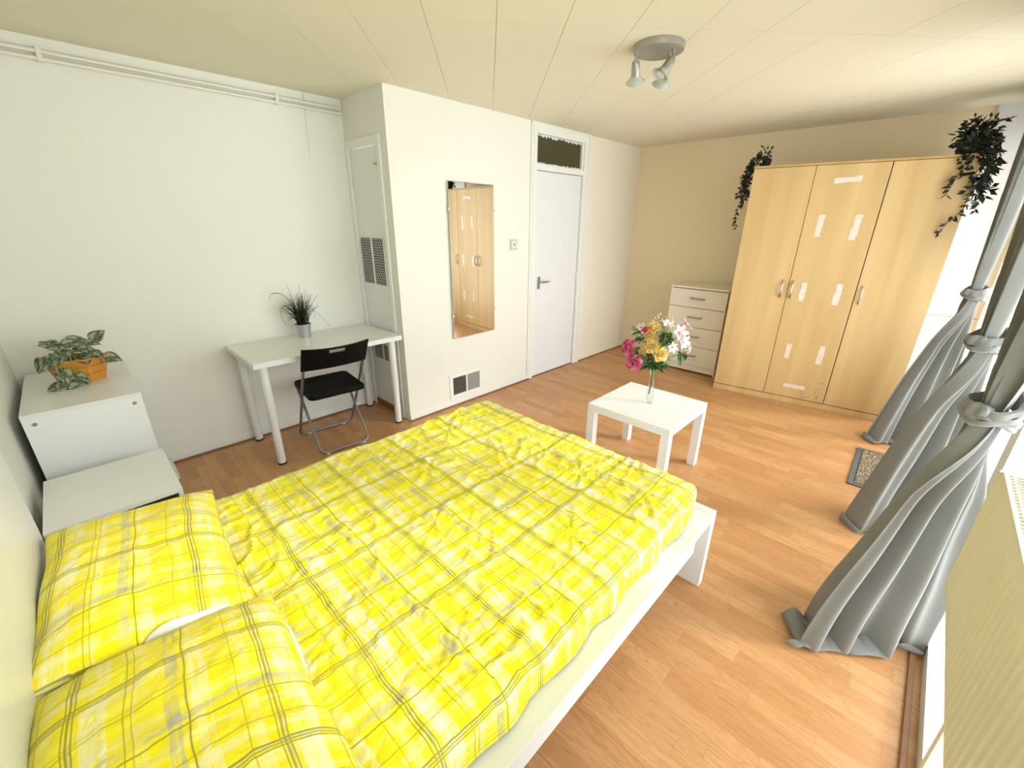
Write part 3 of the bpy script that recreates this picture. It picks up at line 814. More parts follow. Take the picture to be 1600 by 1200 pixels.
# (right, toward-camera, up), heading in (right, toward, up) , size
leaves = [((.105, .0, .235), (.5, .0, .45), 1.0, 0), ((.06, .02, .22), (.4, .5, .2), .95, 1), ((.02, .05, .205), (.3, .6, .0), 1.05, 0), ((-.03, .05, .2), (-.2, .7, -.1), 1.05, 1), ((-.085, .05, .165), (-.6, .6, -.35), 1.1, 0),
          ((-.12, .02, .165), (-.7, .2, -.75), 1.0, 1), ((.125, .05, .13), (.75, .3, -.25), 1.05, 0), ((-.07, .09, .10), (.1, .7, -.55), 1.0, 1), ((-.02, .11, .06), (.5, .6, -.5), .95, 2), ((-.055, .12, .035), (-.55, .5, -.4), 1.1, 0),
          ((-.09, .12, .02), (-.8, .25, -.15), 1.0, 2), ((.03, .08, .15), (.25, .8, -.35), 1.0, 2), ((-.05, -.02, .22), (-.6, .1, .25), 1.0, 0), ((.0, -.02, .24), (.8, -.1, .05), 1.1, 1), ((-.09, -.01, .235), (-.6, -.2, .55), .6, 2), ((-.03, .02, .235), (.8, .3, .0), 1.0, 0), ((.07, .05, .16), (.5, .6, -.1), .95, 0), ((-.06, .07, .185), (-.3, .6, .05), 1.0, 2), ((.0, .10, .045), (-.1, .6, -.65), .8, 1), ((.045, .06, .19), (.7, .5, -.15), .9, 1)]
st_ = MB()
# view frame at the planter: camera looks almost along +y there
tw = Vector((CX - PLX[0], CY - PLX[1], 0)).normalized(); rg = Vector((-tw.y, tw.x, 0)) 
for (r_, t_, u_), (hr, ht, hu), sc, k in leaves:
    p = (rg * r_ + tw * t_ + Vector((0, 0, u_))) * .84; d = (rg * hr + tw * ht + Vector((0, 0, hu))).normalized()
    up = (Vector((0, 0, 1)) + tw * .8); xax = d.cross(up).normalized(); zax = xax.cross(d)
    o = bpy.data.objects.new('leaf', LM[k]); COL.objects.link(o); o.parent = po
    mt = Matrix((xax, d, zax)).transposed().to_4x4(); mt.translation = p
    o.matrix_local = mt @ Matrix.Scale(sc * .78, 4); solid(o)
    root = Vector((p.x * .35, p.y * .35, .108)); mid = (root + p) / 2 + Vector((0, 0, .03)) + d * .01
    if u_ < .13: mid = rg * (r_ * .8) + tw * (t_ * .75) + Vector((0, 0, .15))
    st_.tube([root, mid, p], .0018, 6)
st_.build('stems', 'leaf_lime', po)

# ------------------------------------------------------------------ bed
bed = thing('bed_frame', 'white double bed frame with flat side ledge and footboard', 'bed', (0, 0, 0))
MB().box(-.205, -.158, .235, 1.705, 0, .99, .003).build('headboard', 'white_gloss', bed)
MB().box(1.748, 1.787, .245, 1.70, 0, .394, .002).build('footboard', 'white_lam2', bed)
for ya, yb in ((.243, .345), (1.60, 1.70)):
    MB().box(-.157, 1.7475, ya, yb, .366, .390, .0015).build('side_ledge', 'white_lam2', bed)
for ya, yb in ((.252, .276), (1.668, 1.692)):
    MB().box(-.157, 1.60, ya, yb, .285, .3655, .0015).build('side_rail', 'white_lam2', bed)
for i in range(12):
    xx = -.05 + i * .15
    MB().box(xx, xx + .07, .346, 1.599, .285, .30, 0).build('slat', 'pine', bed)
b = MB(); b.box(-.157, 1.747, .346, .37, .24, .284); b.box(-.157, 1.747, 1.575, 1.599, .24, .284); b.box(-.157, 1.747, .95, 1.0, .24, .284); b.build('slat_support', 'white_lam2', bed)
tag(MB().box(-.152, 1.715, .36, 1.585, .302, .478, .03).build('mattress', 'white_sheet'), 'white mattress under the yellow plaid duvet', 'mattress')

# duvet ---------------------------------------------------------------------------
DX0, DX1, DY0, DY1, ZT, ZB = .02, 1.742, .300, 1.645, .512, .393
def prof(a, n_edge=.12):
    """a in 0..1 across half edge: returns inward offset and height fraction"""
    R = .055; drop = ZT - ZB
    s = a
    if s < drop - R: return .004 * math.sin(s * 20), s / drop
    s -= drop - R
    if s < R * PI / 2:
        t = s / R; return R * (1 - math.cos(t)), (drop - R + R * math.sin(t)) / drop
    return R + s - R * PI / 2, 1.0
EDGE = (ZT - ZB - .055) + .055 * PI / 2 - .055   # extra arc length
LY = DY1 - DY0 + 2 * EDGE; LX = DX1 - DX0 + EDGE
def wrinkle(x, y):
    v = Vector((x * 3.2, y * 3.2, .3)); z = 0
    n1 = noise.noise(v * 1.3); z += .006 * n1
    for sc, am, ang in ((7, .0045, .5), (9, .0042, -1.0), (15, .0028, 1.9), (22, .0018, 2.6)):
        q = Vector((x * math.cos(ang) + y * math.sin(ang), (-x * math.sin(ang) + y * math.cos(ang)) * .45, sc)) * sc
        r = 1 - abs(noise.noise(q + Vector((n1 * 2, 0, 0)))) * 2.2
        m = max(0, .55 + noise.noise(Vector((x * 2.3, y * 2.3, sc))))
        z += am * max(0, r) ** 3 * m * 2.3
    # radiating crumple creases
    for cx_, cy_, rad, k in ((1.28, 1.42, .20, 7), (1.46, 1.55, .16, 6), (1.45, .72, .24, 9), (.82, .90, .22, 7), (1.12, .52, .24, 9), (.55, 1.05, .2, 6), (1.0, 1.2, .2, 8)):
        dx_, dy_ = x - cx_, y - cy_; d = math.hypot(dx_, dy_)
        if d < rad:
            f = (1 - d / rad); a = math.atan2(dy_, dx_)
            z += .010 * f * min(1, d / .03) * (abs(math.sin(a * k / 2 + 1.5 * noise.noise(Vector((cx_, a, 0)))))) ** 4
    return z
def duv(i, j):
    sx = i * LX; sy = j * LY
    # y
    if sy < LY / 2: off, hy = prof(sy); y = DY0 + off
    else: off, hy = prof(LY - sy); y = DY1 - off
    rem = LX - sx
    off, hx = prof(rem) if rem < .5 else (rem - EDGE, 1.0)
    x = DX1 - off if rem < .5 else DX1 - (rem - EDGE)
    hgt = hy * hx if (hx < 1 and hy < 1) else min(hx, hy)
    # round the plan corner at the foot
    ty = min(y - DY0, DY1 - y); tx = DX1 - x; r = .10
    if ty < r and tx < r:
        d = math.hypot(r - ty, r - tx)
        if d > r:
            k = r / d; nx_, ny_ = (r - tx) * k, (r - ty) * k
            x = DX1 - r + nx_; y = DY0 + r - ny_ if y < (DY0 + DY1) / 2 else DY1 - r + ny_
    side = 1 - hgt
    wv = wrinkle(x, y)
    if side > .02:
        f = .007 * side * math.sin(sx * 26 + 3 * noise.noise(Vector((sx * 3, 0, 1)))) * (1 if hx > .99 else 0)
        y += -f if y < 1 else f
        if hx < .99: x += -.006 * side * abs(math.sin(sy * 24))
    edge = .010 * math.exp(-min(ty, .3) / .1)
    hem = .012 * side * (math.sin(sx * 9 + sy * 7) * .5 + .5)
    return Vector((x, y, ZB + (ZT - ZB) * hgt + wv * (.35 + .65 * hgt) + .006 * math.sin(x * 5) * math.sin(y * 4) + hem * .6))
dm = MB().grid(duv, 300, 240, True, lambda i, j: (i * LX, j * LY))
dvt = dm.build('duvet', 'plaid'); solid(dvt, -.004)
tag(dvt, 'yellow plaid duvet with white and grey brush stripes spread over the bed', 'duvet')

# pillows ---------------------------------------------------------------------------
def pillow(name, c, rot, seed, label, LXp=.455, LYp=.70, hgt=.125):
    pw = thing(name, label, 'pillow', c, 0, 'yellow plaid pillows'); pw.rotation_euler = rot
    rn = random.Random(seed)
    def surf(sgn):
        def f(u, v):
            a, b_ = u * 2 - 1, v * 2 - 1
            ex = 1 - .045 * (1 - b_ * b_) ; ey = 1 - .05 * (1 - a * a)
            x = a * LXp / 2 * ex; y = b_ * LYp / 2 * ey
            e = max(0, (1 - abs(a) ** 2.6)) ** .55 * max(0, (1 - abs(b_) ** 3.0)) ** .55
            wz = 0
            if sgn > 0:
                q = Vector((x * 5 + seed, y * 5, .2)); wz = .012 * noise.noise(q)
                r = 1 - 2.2 * abs(noise.noise(Vector((x * 16 + seed, y * 9, 1.1)))); wz += .005 * max(0, r) ** 2
                r = 1 - 2.2 * abs(noise.noise(Vector((x * 8, y * 17 + seed, 4.1)))); wz += .004 * max(0, r) ** 2
            z = sgn * (hgt * (.72 if sgn > 0 else .28) * e) + wz * e
            # wavy free edge
            z += .010 * (1 - e) * math.sin(b_ * 7 + seed) * (abs(a) > .6)
            return (x, y, z + hgt * .28)
        return f
    uvf = lambda u, v: (u * LXp + seed * .37, v * LYp + seed * .21)
    m = MB().grid(surf(1), 60, 84, True, uvf)
    m.grid(surf(-1), 60, 84, True, uvf)
    o = m.build('pillowcase', 'plaid_b', pw); 
    bm = bmesh.new(); bm.from_mesh(o.data); bmesh.ops.remove_doubles(bm, verts=bm.verts, dist=.0006); bmesh.ops.recalc_face_normals(bm, faces=bm.faces); bm.to_mesh(o.data); bm.free()
    for p in o.data.polygons: p.use_smooth = True
    return pw
p1 = pillow('pillow', (.050, 1.290, .532), (math.radians(1), math.radians(3.5), math.radians(-4)), 1.3, 'yellow plaid pillow nearest the low bedside table', LXp=.44, LYp=.675)
p2 = pillow('pillow', (.048, .622, .534), (math.radians(-1), math.radians(3.5), math.radians(-2)), 4.7, 'yellow plaid pillow in the near corner of the bed', LXp=.46, LYp=.70, hgt=.14)
# white edges: inner pillow peeping out of the case
def white_edge(parent, pts, w):
    b = MB(); pts = [Vector(p) for p in pts]; n = len(pts)
    for i, p in enumerate(pts):
        t = i / (n - 1); ww = w * (math.sin(PI * t) ** .6) + .001
        for k in range(8):
            a = 2 * PI * k / 8; b.v.append((p.x + .4 * ww * math.cos(a) * .3, p.y + ww * .5 * math.cos(a), p.z + ww * math.sin(a)))
    for i in range(n - 1):
        for k in range(8): b.f.append((i * 8 + k, i * 8 + (k + 1) % 8, i * 8 + 8 + (k + 1) % 8, i * 8 + 8 + k)); b.sm.append(True)
    return b.build('inner_pillow_edge', 'white_sheet', parent)
white_edge(p1, [(-.02 + .225 * t / 10, -.328 + .008 * math.sin(t), .048 + .016 * math.sin(t * .5)) for t in range(11)], .034)
def flange(parent):
    b = MB(); n = 22
    for i in range(n + 1):
        t = i / n; y = .25 - .62 * t
        x = .208 + .008 * math.sin(t * 9) + .006; z = .034 + .012 * math.sin(t * 11)
        for dx_, dz in ((0, 0), (.005, -.002), (.009, -.010)): b.v.append((x + dx_, y, z + dz))
    for i in range(n):
        for k in range(2): a = i * 3 + k; b.f.append((a, a + 3, a + 4, a + 1)); b.sm.append(True)
    return solid(b.build('inner_pillow_edge', 'white_sheet', parent), .002)
flange(p2)

# ------------------------------------------------------------------ small white table with flowers
tb = thing('side_table', 'small square white side table holding the flower vase', 'table', (2.5235, .9508, 0), .006)
MB().box(-.2745, .2745, -.2745, .2745, .40, .45, .0015).build('table_top', 'white_lam2', tb)
for sx in (-1, 1):
    for sy in (-1, 1): MB().box(*(sorted((sx * .2745, sx * .2245))), *(sorted((sy * .2745, sy * .2245))), 0, .3995, .0012).build('leg', 'white_lam2', tb)
VB = Vector((2.532, .95, .4505))
vs = tag(MB().lathe([(0, .0), (.025, .0), (.026, .004), (.022, .06), (.0185, .14), (.017, .19), (.019, .225), (.0175, .226), (.0155, .19), (.0165, .14), (.0195, .06), (.022, .022), (0, .018)], VB, 28).build('glass_vase', 'vase_glass'), 'slim clear glass vase standing on the small white table', 'vase')

bq = thing('flower_bouquet', 'mixed bouquet of yellow roses, pink peonies and lilies in the glass vase', 'flowers', VB)
e_r = Vector((.695, -.719, 0)); e_t = Vector((-.719, -.695, 0))   # right / towards camera
def at(r, t, z): return e_r * r + e_t * t + Vector((0, 0, z))
def petal(b, c, d, up, L, W, cup=.3, n=5, m=4):
    """petal from c along d, face normal ~ up"""
    d = d.normalized(); x = d.cross(up).normalized(); zz = x.cross(d); base = len(b.v)
    for i in range(n + 1):
        t = i / n; w = W / 2 * math.sin(PI * (.12 + .80 * t)) ** .7
        for j in range(m + 1):
            s = j / m * 2 - 1
            b.v.append(tuple(c + d * (L * t) + x * (s * w) + zz * (cup * L * (t * t * .8 - .15 * t) + .18 * W * s * s)))
    for i in range(n):
        for j in range(m): a = base + i * (m + 1) + j; b.f.append((a, a + 1, a + m + 2, a + m + 1)); b.sm.append(True)
def rose(name, c, ax, R, mat, layers=4, per=5, parent=bq, alt=None):
    ax = ax.normalized(); b = MB()
    a0 = ax.orthogonal().normalized(); a1 = ax.cross(a0)
    for l in range(layers):
        f = (l + 1) / layers; k = per if l else 3
        for i in range(k):
            a = 2 * PI * (i / k) + l * .7 + random.uniform(-.1, .1)
            rd = a0 * math.cos(a) + a1 * math.sin(a)
            tilt = .12 + 1.15 * f ** 1.2
            d = rd * math.sin(tilt) + ax * math.cos(tilt)
            petal(b, c - ax * R * .5 + rd * R * .16 * f, d, ax * .6 - rd, R * (.85 + .22 * f), R * (.55 + .5 * f), -.10 + .30 * (1 - f))
    o = solid(b.build(name, mat, parent), .0008)
    if alt:
        o.data.materials.append(M[alt]); per_p = 20
        for i, p in enumerate(o.data.polygons): p.material_index = (i // per_p) % 2
    return o
up = Vector((0, 0, 1))
for (r, t, z, R, ax, mat) in [(.008, .07, .348, .044, at(.1, .9, .35), 'rose_y'), (-.044, .05, .392, .042, at(-.2, .7, .5), 'rose_y'), (-.033, .0, .50, .042, at(-.2, .5, .9), 'rose_pale'), (-.062, .02, .455, .036, at(-.5, .6, .5), 'rose_pale'), (-.098, .03, .338, .030, at(-.6, .7, .2), 'rose_pale')]:
    rose('yellow_rose', at(r, t, z), ax, R, mat, 5, 5, alt='rose_deep')
for (r, t, z, R, ax) in [(-.183, .02, .376, .044, at(-.75, .55, .35)), (-.145, .05, .286, .046, at(-.45, .8, .0))]:
    rose('pink_peony', at(r, t, z), ax, R, 'pink', 5, 7, alt='pinkmid')
rose('purple_bud', at(-.085, .01, .485), at(-.5, .4, .7), .022, 'pink', 3, 4)
def lily(c, ax, R, mat='pinkpale'):
    ax = ax.normalized(); b = MB(); a0 = ax.orthogonal().normalized(); a1 = ax.cross(a0)
    for i in range(6):
        a = 2 * PI * i / 6; rd = a0 * math.cos(a) + a1 * math.sin(a)
        petal(b, c, rd * .8 + ax * .55, ax - rd * .3, R, R * .5, -.25)
    o = solid(b.build('lily', mat, bq), .0008)
    d = MB(); d.lathe([(0, .0), (R * .2, .003), (R * .12, R * .25), (0, R * .3)], c, 8, ax); d.build('flower_centre', 'pinkcore', o)
lily(at(.11, .03, .465), at(.3, .8, .4), .062); lily(at(.135, .04, .415), at(.5, .8, .1), .055, 'petal_white'); lily(at(.15, .0, .51), at(.8, .2, .7), .05)
rose('pink_bud', at(.186, .03, .364), at(.7, .5, -.15), .034, 'pinkpale', 4, 4); rose('pink_bud', at(.178, .04, .348), at(.6, .6, -.4), .018, 'pinkcore', 2, 4)
lily(at(.052, .0, .50), at(.1, .4, .9), .05, 'petal_white'); lily(at(-.105, .0, .49), at(-.6, .3, .7), .035, 'petal_white')
lily(at(.075, .05, .385), at(.2, .9, .1), .04, 'petal_white')
# small white sprays
b = MB(); sb = MB(); rs = random.Random(5)
for c in ((.0, -.02, .535), (.03, -.01, .53), (.075, -.01, .52), (-.12, .0, .47), (.085, .04, .36)):
    for k in range(9):
        p = at(c[0] + rs.gauss(0, .016), c[1] + rs.gauss(0, .012), c[2] + rs.gauss(0, .014)); r = rs.uniform(.003, .0055)
        b.lathe([(0, -r), (r * .8, -r * .5), (r, 0), (r * .8, r * .5), (0, r)], p, 6); sb.tube([at(c[0] * .5, c[1], c[2] - .09), p], .0008, 4)
o = b.build('white_spray', 'petal_white', bq); o['kind'] = 'stuff'; sb.build('spray_stalks', 'leaf_lime', bq)
# green pompom
b = MB(); c = at(.03, .055, .44); b2 = MB()
for k in range(190):
    d = Vector((rs.gauss(0, 1), rs.gauss(0, 1), rs.gauss(0, 1))).normalized(); L = rs.uniform(.035, .068)
    petal(b if k % 3 else b2, c + d * L * .55 * rs.uniform(.6, 1), (d + Vector((rs.gauss(0, .4), rs.gauss(0, .4), rs.gauss(0, .4)))), d.orthogonal(), .024, .011, .2, 2, 2)
o = b.build('green_filler', 'leaf_mid', bq); o['kind'] = 'stuff'; o = b2.build('green_filler', 'leaf_lime', bq); o['kind'] = 'stuff'
# leaves
LFm = leaf_mesh(.06, .028, .25, 6, 'leaf', 'leaf_mid', False)
for k in range(-16, 34):
    if k < 18: a = rs.uniform(0, 2 * PI); p = Vector((math.cos(a) * .025, math.sin(a) * .025, rs.uniform(.245, .32))); d = Vector((math.cos(a), math.sin(a), rs.uniform(-.3, .6)))
    elif k < 22: p = at(.145 + rs.gauss(0, .012), .02, .35 + rs.gauss(0, .015)); d = at(rs.uniform(-.5, .3), .4, rs.uniform(-.9, .3))
    elif k < 28: p = at(-.09 + rs.gauss(0, .02), .02, .345 + rs.gauss(0, .02)); d = at(rs.uniform(-.8, .4), .3, rs.uniform(-.6, .5))
    elif k < 31: p = at(-.07, .0, .43); d = at(-.8, rs.uniform(-.2, .5), rs.uniform(-.5, .2))
    else: p = at(-.11, 0, .46); d = at(-.5, rs.uniform(0, .6), rs.uniform(-.3, .6))
    d.normalize(); xx = d.cross(up).normalized(); zz = xx.cross(d)
    o = bpy.data.objects.new('leaf', LFm); COL.objects.link(o); o.parent = bq; mt = Matrix((xx, d, zz)).transposed().to_4x4(); mt.translation = p; o.matrix_local = mt @ Matrix.Scale(rs.uniform(.9, 1.35), 4); solid(o)
b = MB(); b.tube([(-.012, .004, .06), (-.002, .0, .14), (0, 0, .25)], .0045, 8)
for q in [(.008, .06, .32), (-.044, .03, .37), (-.03, 0, .47), (-.18, .02, .35), (-.145, .04, .27), (.11, .02, .44), (.18, .02, .35), (.05, 0, .48), (.03, .04, .42), (-.105, 0, .46), (-.085, 0, .46)]:
    t = at(*q); b.tube([(0, 0, .235), (t.x * .35, t.y * .35, .235 + (t.z - .235) * .55), t], .002, 6)
b.build('stem', 'stem', bq)

# ------------------------------------------------------------------ doormat
dmn = thing('doormat', 'small coir doormat with dark rubber border by the curtains', 'doormat', (3.55, -.29, 0), math.radians(1.5))
b = MB(); b.box(-.31, .31, -.20, .20, 0, .008, .002); b.build('rubber_border', 'rubber', dmn)
MB().box(-.275, .285, -.17, .165, .007, .013, .002).build('coir_field', 'coir', dmn)

# ------------------------------------------------------------------ radiator
rx0, rx1, ry, rz0, rz1 = -.16, 1.61, -.398, .578, .965
rd = thing('radiator', 'cream convector radiator with slotted top grille under the window', 'radiator', (0, 0, 0))
def radface(u, v):
    x = rx0 + .006 + (rx1 - rx0 - .012) * u; k = (x / .0333) % 1
    z = rz0 + (rz1 - rz0) * v
    d = .0045 * (1 if .25 < k < .75 else 0)
    e = min(v, 1 - v) * (rz1 - rz0); d *= min(1, max(0, (e - .028) / .012))
    return (x, ry - .004 + d - (.006 * max(0, 1 - e / .008) ** 2), z)
b = MB().grid(radface, 424, 14, False); solid(b.build('front_panel', 'rad', rd), -.002)
MB().box(rx0 + .01, rx1 - .01, Y0 + .022, Y0 + .026, rz0, rz1 - .004).build('rear_panel', 'rad', rd)
for xx in (rx0, rx1 - .012): MB().box(xx, xx + .012, Y0 + .022, ry - .002, rz0 + .004, rz1, .002).build('end_panel', 'rad', rd)
b = MB(); yy0, yy1 = Y0 + .026, ry - .008
b.box(rx0 + .012, rx1 - .012, yy1 - .007, yy1, rz1 - .012, rz1 + .003); b.box(rx0 + .012, rx1 - .012, yy0, yy0 + .006, rz1 - .012, rz1 + .003)
for k in (1, 2, 3): yv = yy0 + (yy1 - yy0) * k / 4; b.box(rx0 + .012, rx1 - .012, yv - .0014, yv + .0014, rz1 - .010, rz1)
nb_ = int((rx1 - rx0) / .0165)
for k in range(1, nb_): xv = rx0 + (rx1 - rx0) * k / nb_; b.box(xv - .0016, xv + .0016, yy0 + .006, yy1 - .007, rz1 - .010, rz1 + .0008)
b.build('top_grille', 'rad', rd)
b = MB()
for k in range(52):
    xv = rx0 + .03 + k * .0335; b.box(xv, xv + .0015, Y0 + .030, ry - .012, rz0 + .02, rz1 - .02)
o = b.build('convector_fins', 'slat_grey', rd); o['kind'] = 'stuff'
for xx in (rx0 + .05, rx0 + .10): MB().tube([(xx, Y0 + .06, rz0 + .03), (xx, Y0 + .06, .002)], .0075).build('feed_pipe', 'pipe', rd)
for xx in (.3, 1.2): MB().box(xx - .012, xx + .012, Y0 + .05, Y0 + .074, 0.002, rz0 + .05).build('floor_foot', 'rad', rd)

# ------------------------------------------------------------------ curtains
crail = thing('curtain_rail', 'plain grey curtain pole above the window wall', 'curtain rail', (0, 0, 0))
MB().tube([(.0, -.405, 2.285), (4.9, -.405, 2.285)], .011, 12).build('pole', 'slat_grey', crail)
for xx in (.05, 2.45, 4.85): MB().tube([(xx, -.405, 2.285), (xx, Y0, 2.285)], .007, 8).build('bracket', 'slat_grey', crail)
def lerp(a, b, t): return a + (b - a) * t
def sst(t): t = max(0, min(1, t)); return t * t * (3 - 2 * t)
def curtain(label, top_x, top_hw, knot, footA, footB, seed, npl=4, tail=.10):
    """knot (x,y,z); foot line from A to B on the floor"""
    kx, ky, kz = knot
    cu = thing('curtain', label, 'curtain', (kx, ky, 0), 0, 'knotted grey curtains')
    fA, fB = Vector((footA[0], footA[1], 0)), Vector((footB[0], footB[1], 0)); fc_ = (fA + fB) / 2
    hw = (fB - fA) / 2; wdir = hw.normalized()
    if wdir.x < 0: wdir = -wdir
    zt = 2.27
    def f(u, v):
        s = u * 2 - 1
        jit = noise.noise(Vector((u * 3.1 + seed * 3, seed, 0)))
        ph = seed + 2 * PI * npl * (u + .10 * jit)
        big = math.sin(ph); pc = math.cos(ph)
        small = math.sin(ph * 2.7 + 1.3 + 2 * jit)
        pl = big * .8 + small * .28
        if v < .42:                           # above the knot
            t = v / .42; z = lerp(zt, kz, t)
            g = (1 - t) ** .8
            cx_ = lerp(top_x, kx, 1 - (1 - t) ** 1.25); cy_ = lerp(-.405, ky, t)
            x = cx_ + s * (top_hw * g + .034); y = cy_ + pl * (.036 * (1 - t) ** .6 + .024)
            x += pc * .012
        else:
            t = (v - .42) / .58; tt = min(1, t / .92)
            g = 1 - (1 - tt) ** 1.25
            z = lerp(kz, 0.008, tt)
            c = Vector((kx, ky, 0)).lerp(fc_, g)
            wd = Vector((1, 0, 0)).lerp(wdir, sst(tt * 3)).normalized()
            dd = Vector((-wd.y, wd.x, 0))
            amp = .026 + .050 * tt ** .7 * (1 + .6 * noise.noise(Vector((u * 4, tt * 1.2, seed))))
            p = c + wd * (s * (hw.length * g + .034)) + dd * (pl * amp) + wd * (pc * .02 * tt)
            if t > .92:                       # cloth lying on the floor
                k = (t - .92) / .08
                p += Vector((-.62, .78, 0)) * (k * tail * math.sin(PI * min(1, .06 + u * .94)) ** .6 * (.8 + .6 * noise.noise(Vector((u * 2.6, seed, 2)))))
                z = .010 + .050 * math.sin(k * PI) * (1 + .7 * pl) * .6 + .006 * (1 + pc) * k
            else:
                # soft drag wrinkles fanning from the knot
                p += dd * (.006 * math.sin(s * 17 + tt * 4 + seed) * (1 - tt)) + dd * (.010 * noise.noise(Vector((u * 8, tt * 3, seed + 7))))
            x, y = p.x, p.y
        y += .006 * noise.noise(Vector((u * 9 + seed, v * 3, 5))); x += .004 * noise.noise(Vector((u * 14, v * 5 + seed, 2)))
        y = max(y, Y0 + .004)
        return (x - kx, y - ky, max(z, .004))
    o = MB().grid(f, 200, 120).build('cloth', 'curtain', cu); solid(o, .0015)
    def wrap(rad, hh, zc, tx, ty, name):
        def tf(u, v):
            a = 2 * PI * u; b_ = 2 * PI * v
            cr = 1 + .03 * math.sin(2 * a + 2 * math.sin(b_) + seed) + .10 * noise.noise(Vector((math.cos(a) * 2.5, math.sin(a) * 2.5, seed + b_ * .3)))
            r = (rad + .011 * math.cos(b_)) * cr + .0025 * math.sin(b_ * 3 + a)
            return (r * 1.12 * math.cos(a), r * math.sin(a), zc + hh * math.sin(b_) * (1 + .25 * math.sin(2 * a + seed)) + tx * r * math.cos(a) + ty * r * math.sin(a))
        return MB().grid(tf, 56, 20).build(name, 'curtain', cu)
    wrap(.056, .026, kz - .002, .30, -.25, 'tie_wrap'); wrap(.053, .020, kz - .030, -.18, .28, 'tie_wrap')
    def kn(u, v):
        a = 2 * PI * u; e = PI * v; r = .023 * (1 + .25 * math.sin(3 * a + seed) * math.sin(e) + .3 * noise.noise(Vector((math.cos(a), math.sin(a), e))))
        return (-.052 + r * math.sin(e) * math.cos(a) * .8, .028 + r * math.sin(e) * math.sin(a) * 1.2, kz - .006 + r * .95 * math.cos(e))
    MB().grid(kn, 20, 12).build('knot', 'curtain', cu)
    return cu
curtain('grey knotted curtain farthest away beside the wardrobe', 4.62, .22, (4.30, -.388, 1.125), (4.05, -.14), (4.32, -.44), 1.0, 3.6, .06)
curtain('grey knotted curtain in the middle, next to the doormat', 2.95, .34, (2.72, -.39, 1.095), (2.76, -.22), (2.98, -.45), 2.3, 3.4, .06)
curtain('grey knotted curtain nearest the radiator', 1.75, .40, (1.90, -.383, 1.04), (1.79, -.15), (2.06, -.46), 3.9, 3.3, .16)

# ------------------------------------------------------------------ ceiling spotlight
lp = thing('ceiling_spotlight', 'round satin grey ceiling spotlight with three swivel heads', 'lamp', (2.405, 1.082, H - .001))
MB().lathe([(0, 0), (.122, 0), (.122, -.004), (.118, -.027), (.112, -.030), (0, -.030)], n=40).build('base_plate', 'lampgrey', lp)
MB().lathe([(0, -.030), (.005, -.030), (.006, -.036), (0, -.038)], (0.01, .0, 0), 10).build('screw', 'steel', lp)
def spot(px, py, ax):
    ax = Vector(ax).normalized(); root = Vector((px, py, -.030)); joint = root + Vector((0, 0, -.035))
    b = MB(); b.tube([root, root + Vector((0, 0, -.014))], .011, 12); b.tube([root, joint], .0055, 8)
    b.lathe([(0, -.011), (.010, -.008), (.012, 0), (.010, .008), (0, .011)], joint, 12)
    h = b.build('swivel_arm', 'lampgrey', lp)
    c = joint
    MB().lathe([(0, 0), (.014, .0), (.019, .006), (.021, .03), (.022, .066), (.020, .066), (.018, .02), (0, .018)], c, 20, ax).build('spot_head', 'lampgrey', h)
    c2 = c + ax * .058
    MB().lathe([(.019, .0), (.026, .010), (.034, .026), (.046, .034), (.047, .037), (.034, .031), (.025, .014), (.016, .003)], c2, 24, ax).build('glass_shade', 'bulb_glass', h)
    MB().lathe([(0, .004), (.012, .004), (.020, .024), (.0235, .030), (.022, .032), (0, .030)], c2, 20, ax).build('bulb', 'ceramic', h)
spot(-.075, .075, (.55, .25, -.75)); spot(.01, -.075, (-.45, .35, -.75)); spot(.075, -.02, (.38, .48, -.72))

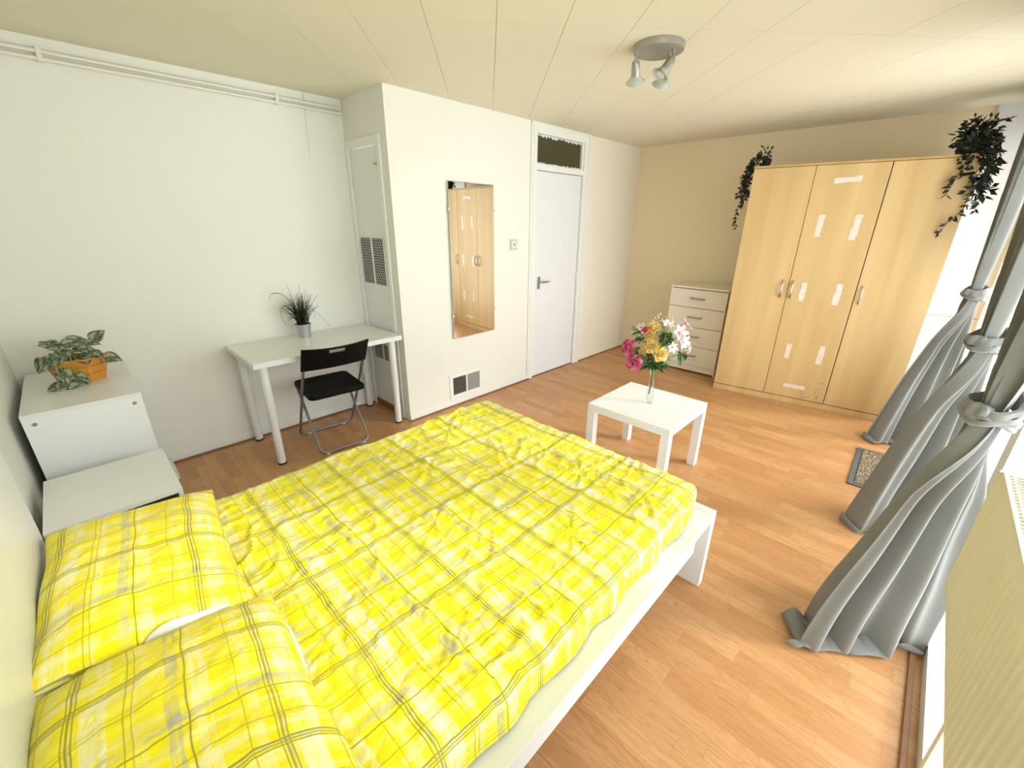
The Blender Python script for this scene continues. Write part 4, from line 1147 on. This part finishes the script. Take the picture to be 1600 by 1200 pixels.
# ------------------------------------------------------------------ hanging ivy on the wardrobe
def ivy(name, label, base, pot, strands, seed, leafL=.035, fluff=()):
    e = thing(name, label, 'plant', base); rr = random.Random(seed)
    MB().lathe([(0, 0), (pot * .72, 0), (pot, pot * 1.55), (pot * 1.04, pot * 1.6), (pot * .9, pot * 1.6), (pot * .85, pot * 1.4), (0, pot * 1.4)], n=16).build('pot', 'pot_black', e)
    st = MB(); lf = MB()
    def leaf_at(p, d):
        d = d.normalized(); x = d.orthogonal().normalized(); x = (Matrix.Rotation(rr.uniform(0, 2 * PI), 3, d) @ x); n_ = x.cross(d); L = leafL * rr.uniform(.7, 1.25); W = L * .27; b0 = len(lf.v)
        lf.v += [tuple(p), tuple(p + d * L * .4 + x * W + n_ * .003), tuple(p + d * L), tuple(p + d * L * .4 - x * W + n_ * .003), tuple(p + d * L * .45 - n_ * .003)]
        lf.f += [(b0, b0 + 1, b0 + 4), (b0 + 1, b0 + 2, b0 + 4), (b0 + 2, b0 + 3, b0 + 4), (b0 + 3, b0, b0 + 4)]; lf.sm += [False] * 4
    for pts, dens in strands:
        pts = [Vector(p) for p in pts]; fine = []
        for i in range(len(pts) - 1):
            for k in range(6):
                t = k / 6; p0, p1, p2, p3 = pts[max(0, i - 1)], pts[i], pts[i + 1], pts[min(len(pts) - 1, i + 2)]
                fine.append(.5 * (2 * p1 + (p2 - p0) * t + (2 * p0 - 5 * p1 + 4 * p2 - p3) * t * t + (3 * p1 - p0 - 3 * p2 + p3) * t ** 3))
        fine.append(pts[-1]); st.tube(fine, .0016, 5)
        for i in range(1, len(fine)):
            seg = (fine[i] - fine[i - 1])
            for k in range(max(1, int(seg.length * dens + rr.random()))):
                a = rr.uniform(0, 2 * PI); out = Vector((math.cos(a), math.sin(a), rr.uniform(-.8, .5)))
                leaf_at(fine[i - 1] + seg * rr.random(), out + seg.normalized() * .6)
    for c, r, n in fluff:
        for k in range(n):
            d = Vector((rr.gauss(0, 1), rr.gauss(0, 1), rr.gauss(0, 1))).normalized(); leaf_at(Vector(c) + d * r * rr.uniform(.2, 1), d + Vector((rr.gauss(0, .4), rr.gauss(0, .4), rr.gauss(0, .4))))
    st.build('stems', 'leaf_dark', e)
    o = lf.build('foliage', 'leaf_dark', e); o['kind'] = 'stuff'
    return e
WT = WH + .0005
ivy('hanging_ivy', 'small dark ivy in a black pot trailing down the left wardrobe corner', (4.50, 1.10, WT), .038,
    [([(0, 0, .06), (-.04, .05, .09), (-.09, .095, .03), (-.105, .105, -.10), (-.10, .10, -.22), (-.09, .095, -.30)], 130),
     ([(0, .0, .06), (-.05, .07, .08), (-.08, .11, 0), (-.09, .125, -.12), (-.095, .12, -.26)], 130),
     ([(0, 0, .06), (-.06, .06, .07), (-.105, .09, -.02), (-.115, .10, -.16), (-.11, .10, -.28)], 130),
     ([(-.1, .10, -.26), (-.10, .125, -.32), (-.11, .14, -.38), (-.11, .13, -.44), (-.10, .115, -.48)], 55)], 11, .036, [((-.03, .02, .10), .055, 44), ((-.06, .08, 0.0), .045, 50), ((-.09, .10, -.10), .045, 60), ((-.095, .105, -.20), .045, 60)])
ivy('hanging_ivy', 'large dark ivy plant trailing over the right wardrobe corner', (4.66, -.10, WT), .055,
    [([(0, 0, .08), (-.05, -.02, .14), (-.10, -.03, .06), (-.16, -.02, -.06), (-.175, -.0, -.16), (-.18, .02, -.26)], 70),
     ([(0, 0, .08), (-.05, -.06, .12), (-.13, -.11, .02), (-.16, -.13, -.12), (-.165, -.12, -.26), (-.17, -.07, -.38), (-.175, -.03, -.45), (-.175, -.01, -.50)], 85),
     ([(0, 0, .08), (0, -.08, .12), (-.03, -.15, .03), (-.04, -.16, -.1), (-.05, -.155, -.24), (-.07, -.15, -.36)], 75),
     ([(0, 0, .08), (-.03, -.09, .15), (-.06, -.155, .06), (-.07, -.17, -.06), (-.08, -.165, -.2)], 80),
     ([(0, 0, .08), (0, .0, .18), (-.01, .01, .24)], 90), ([(0, 0, .08), (.02, -.05, .18), (.05, -.11, .20), (.07, -.15, .21)], 90), ([(0, 0, .08), (-.02, .03, .17), (-.02, .05, .2)], 80)],
    23, .050, [((-.02, -.03, .12), .11, 170), ((-.10, -.05, .02), .10, 150), ((-.13, -.10, -.10), .08, 90), ((-.12, -.13, -.22), .06, 50)])
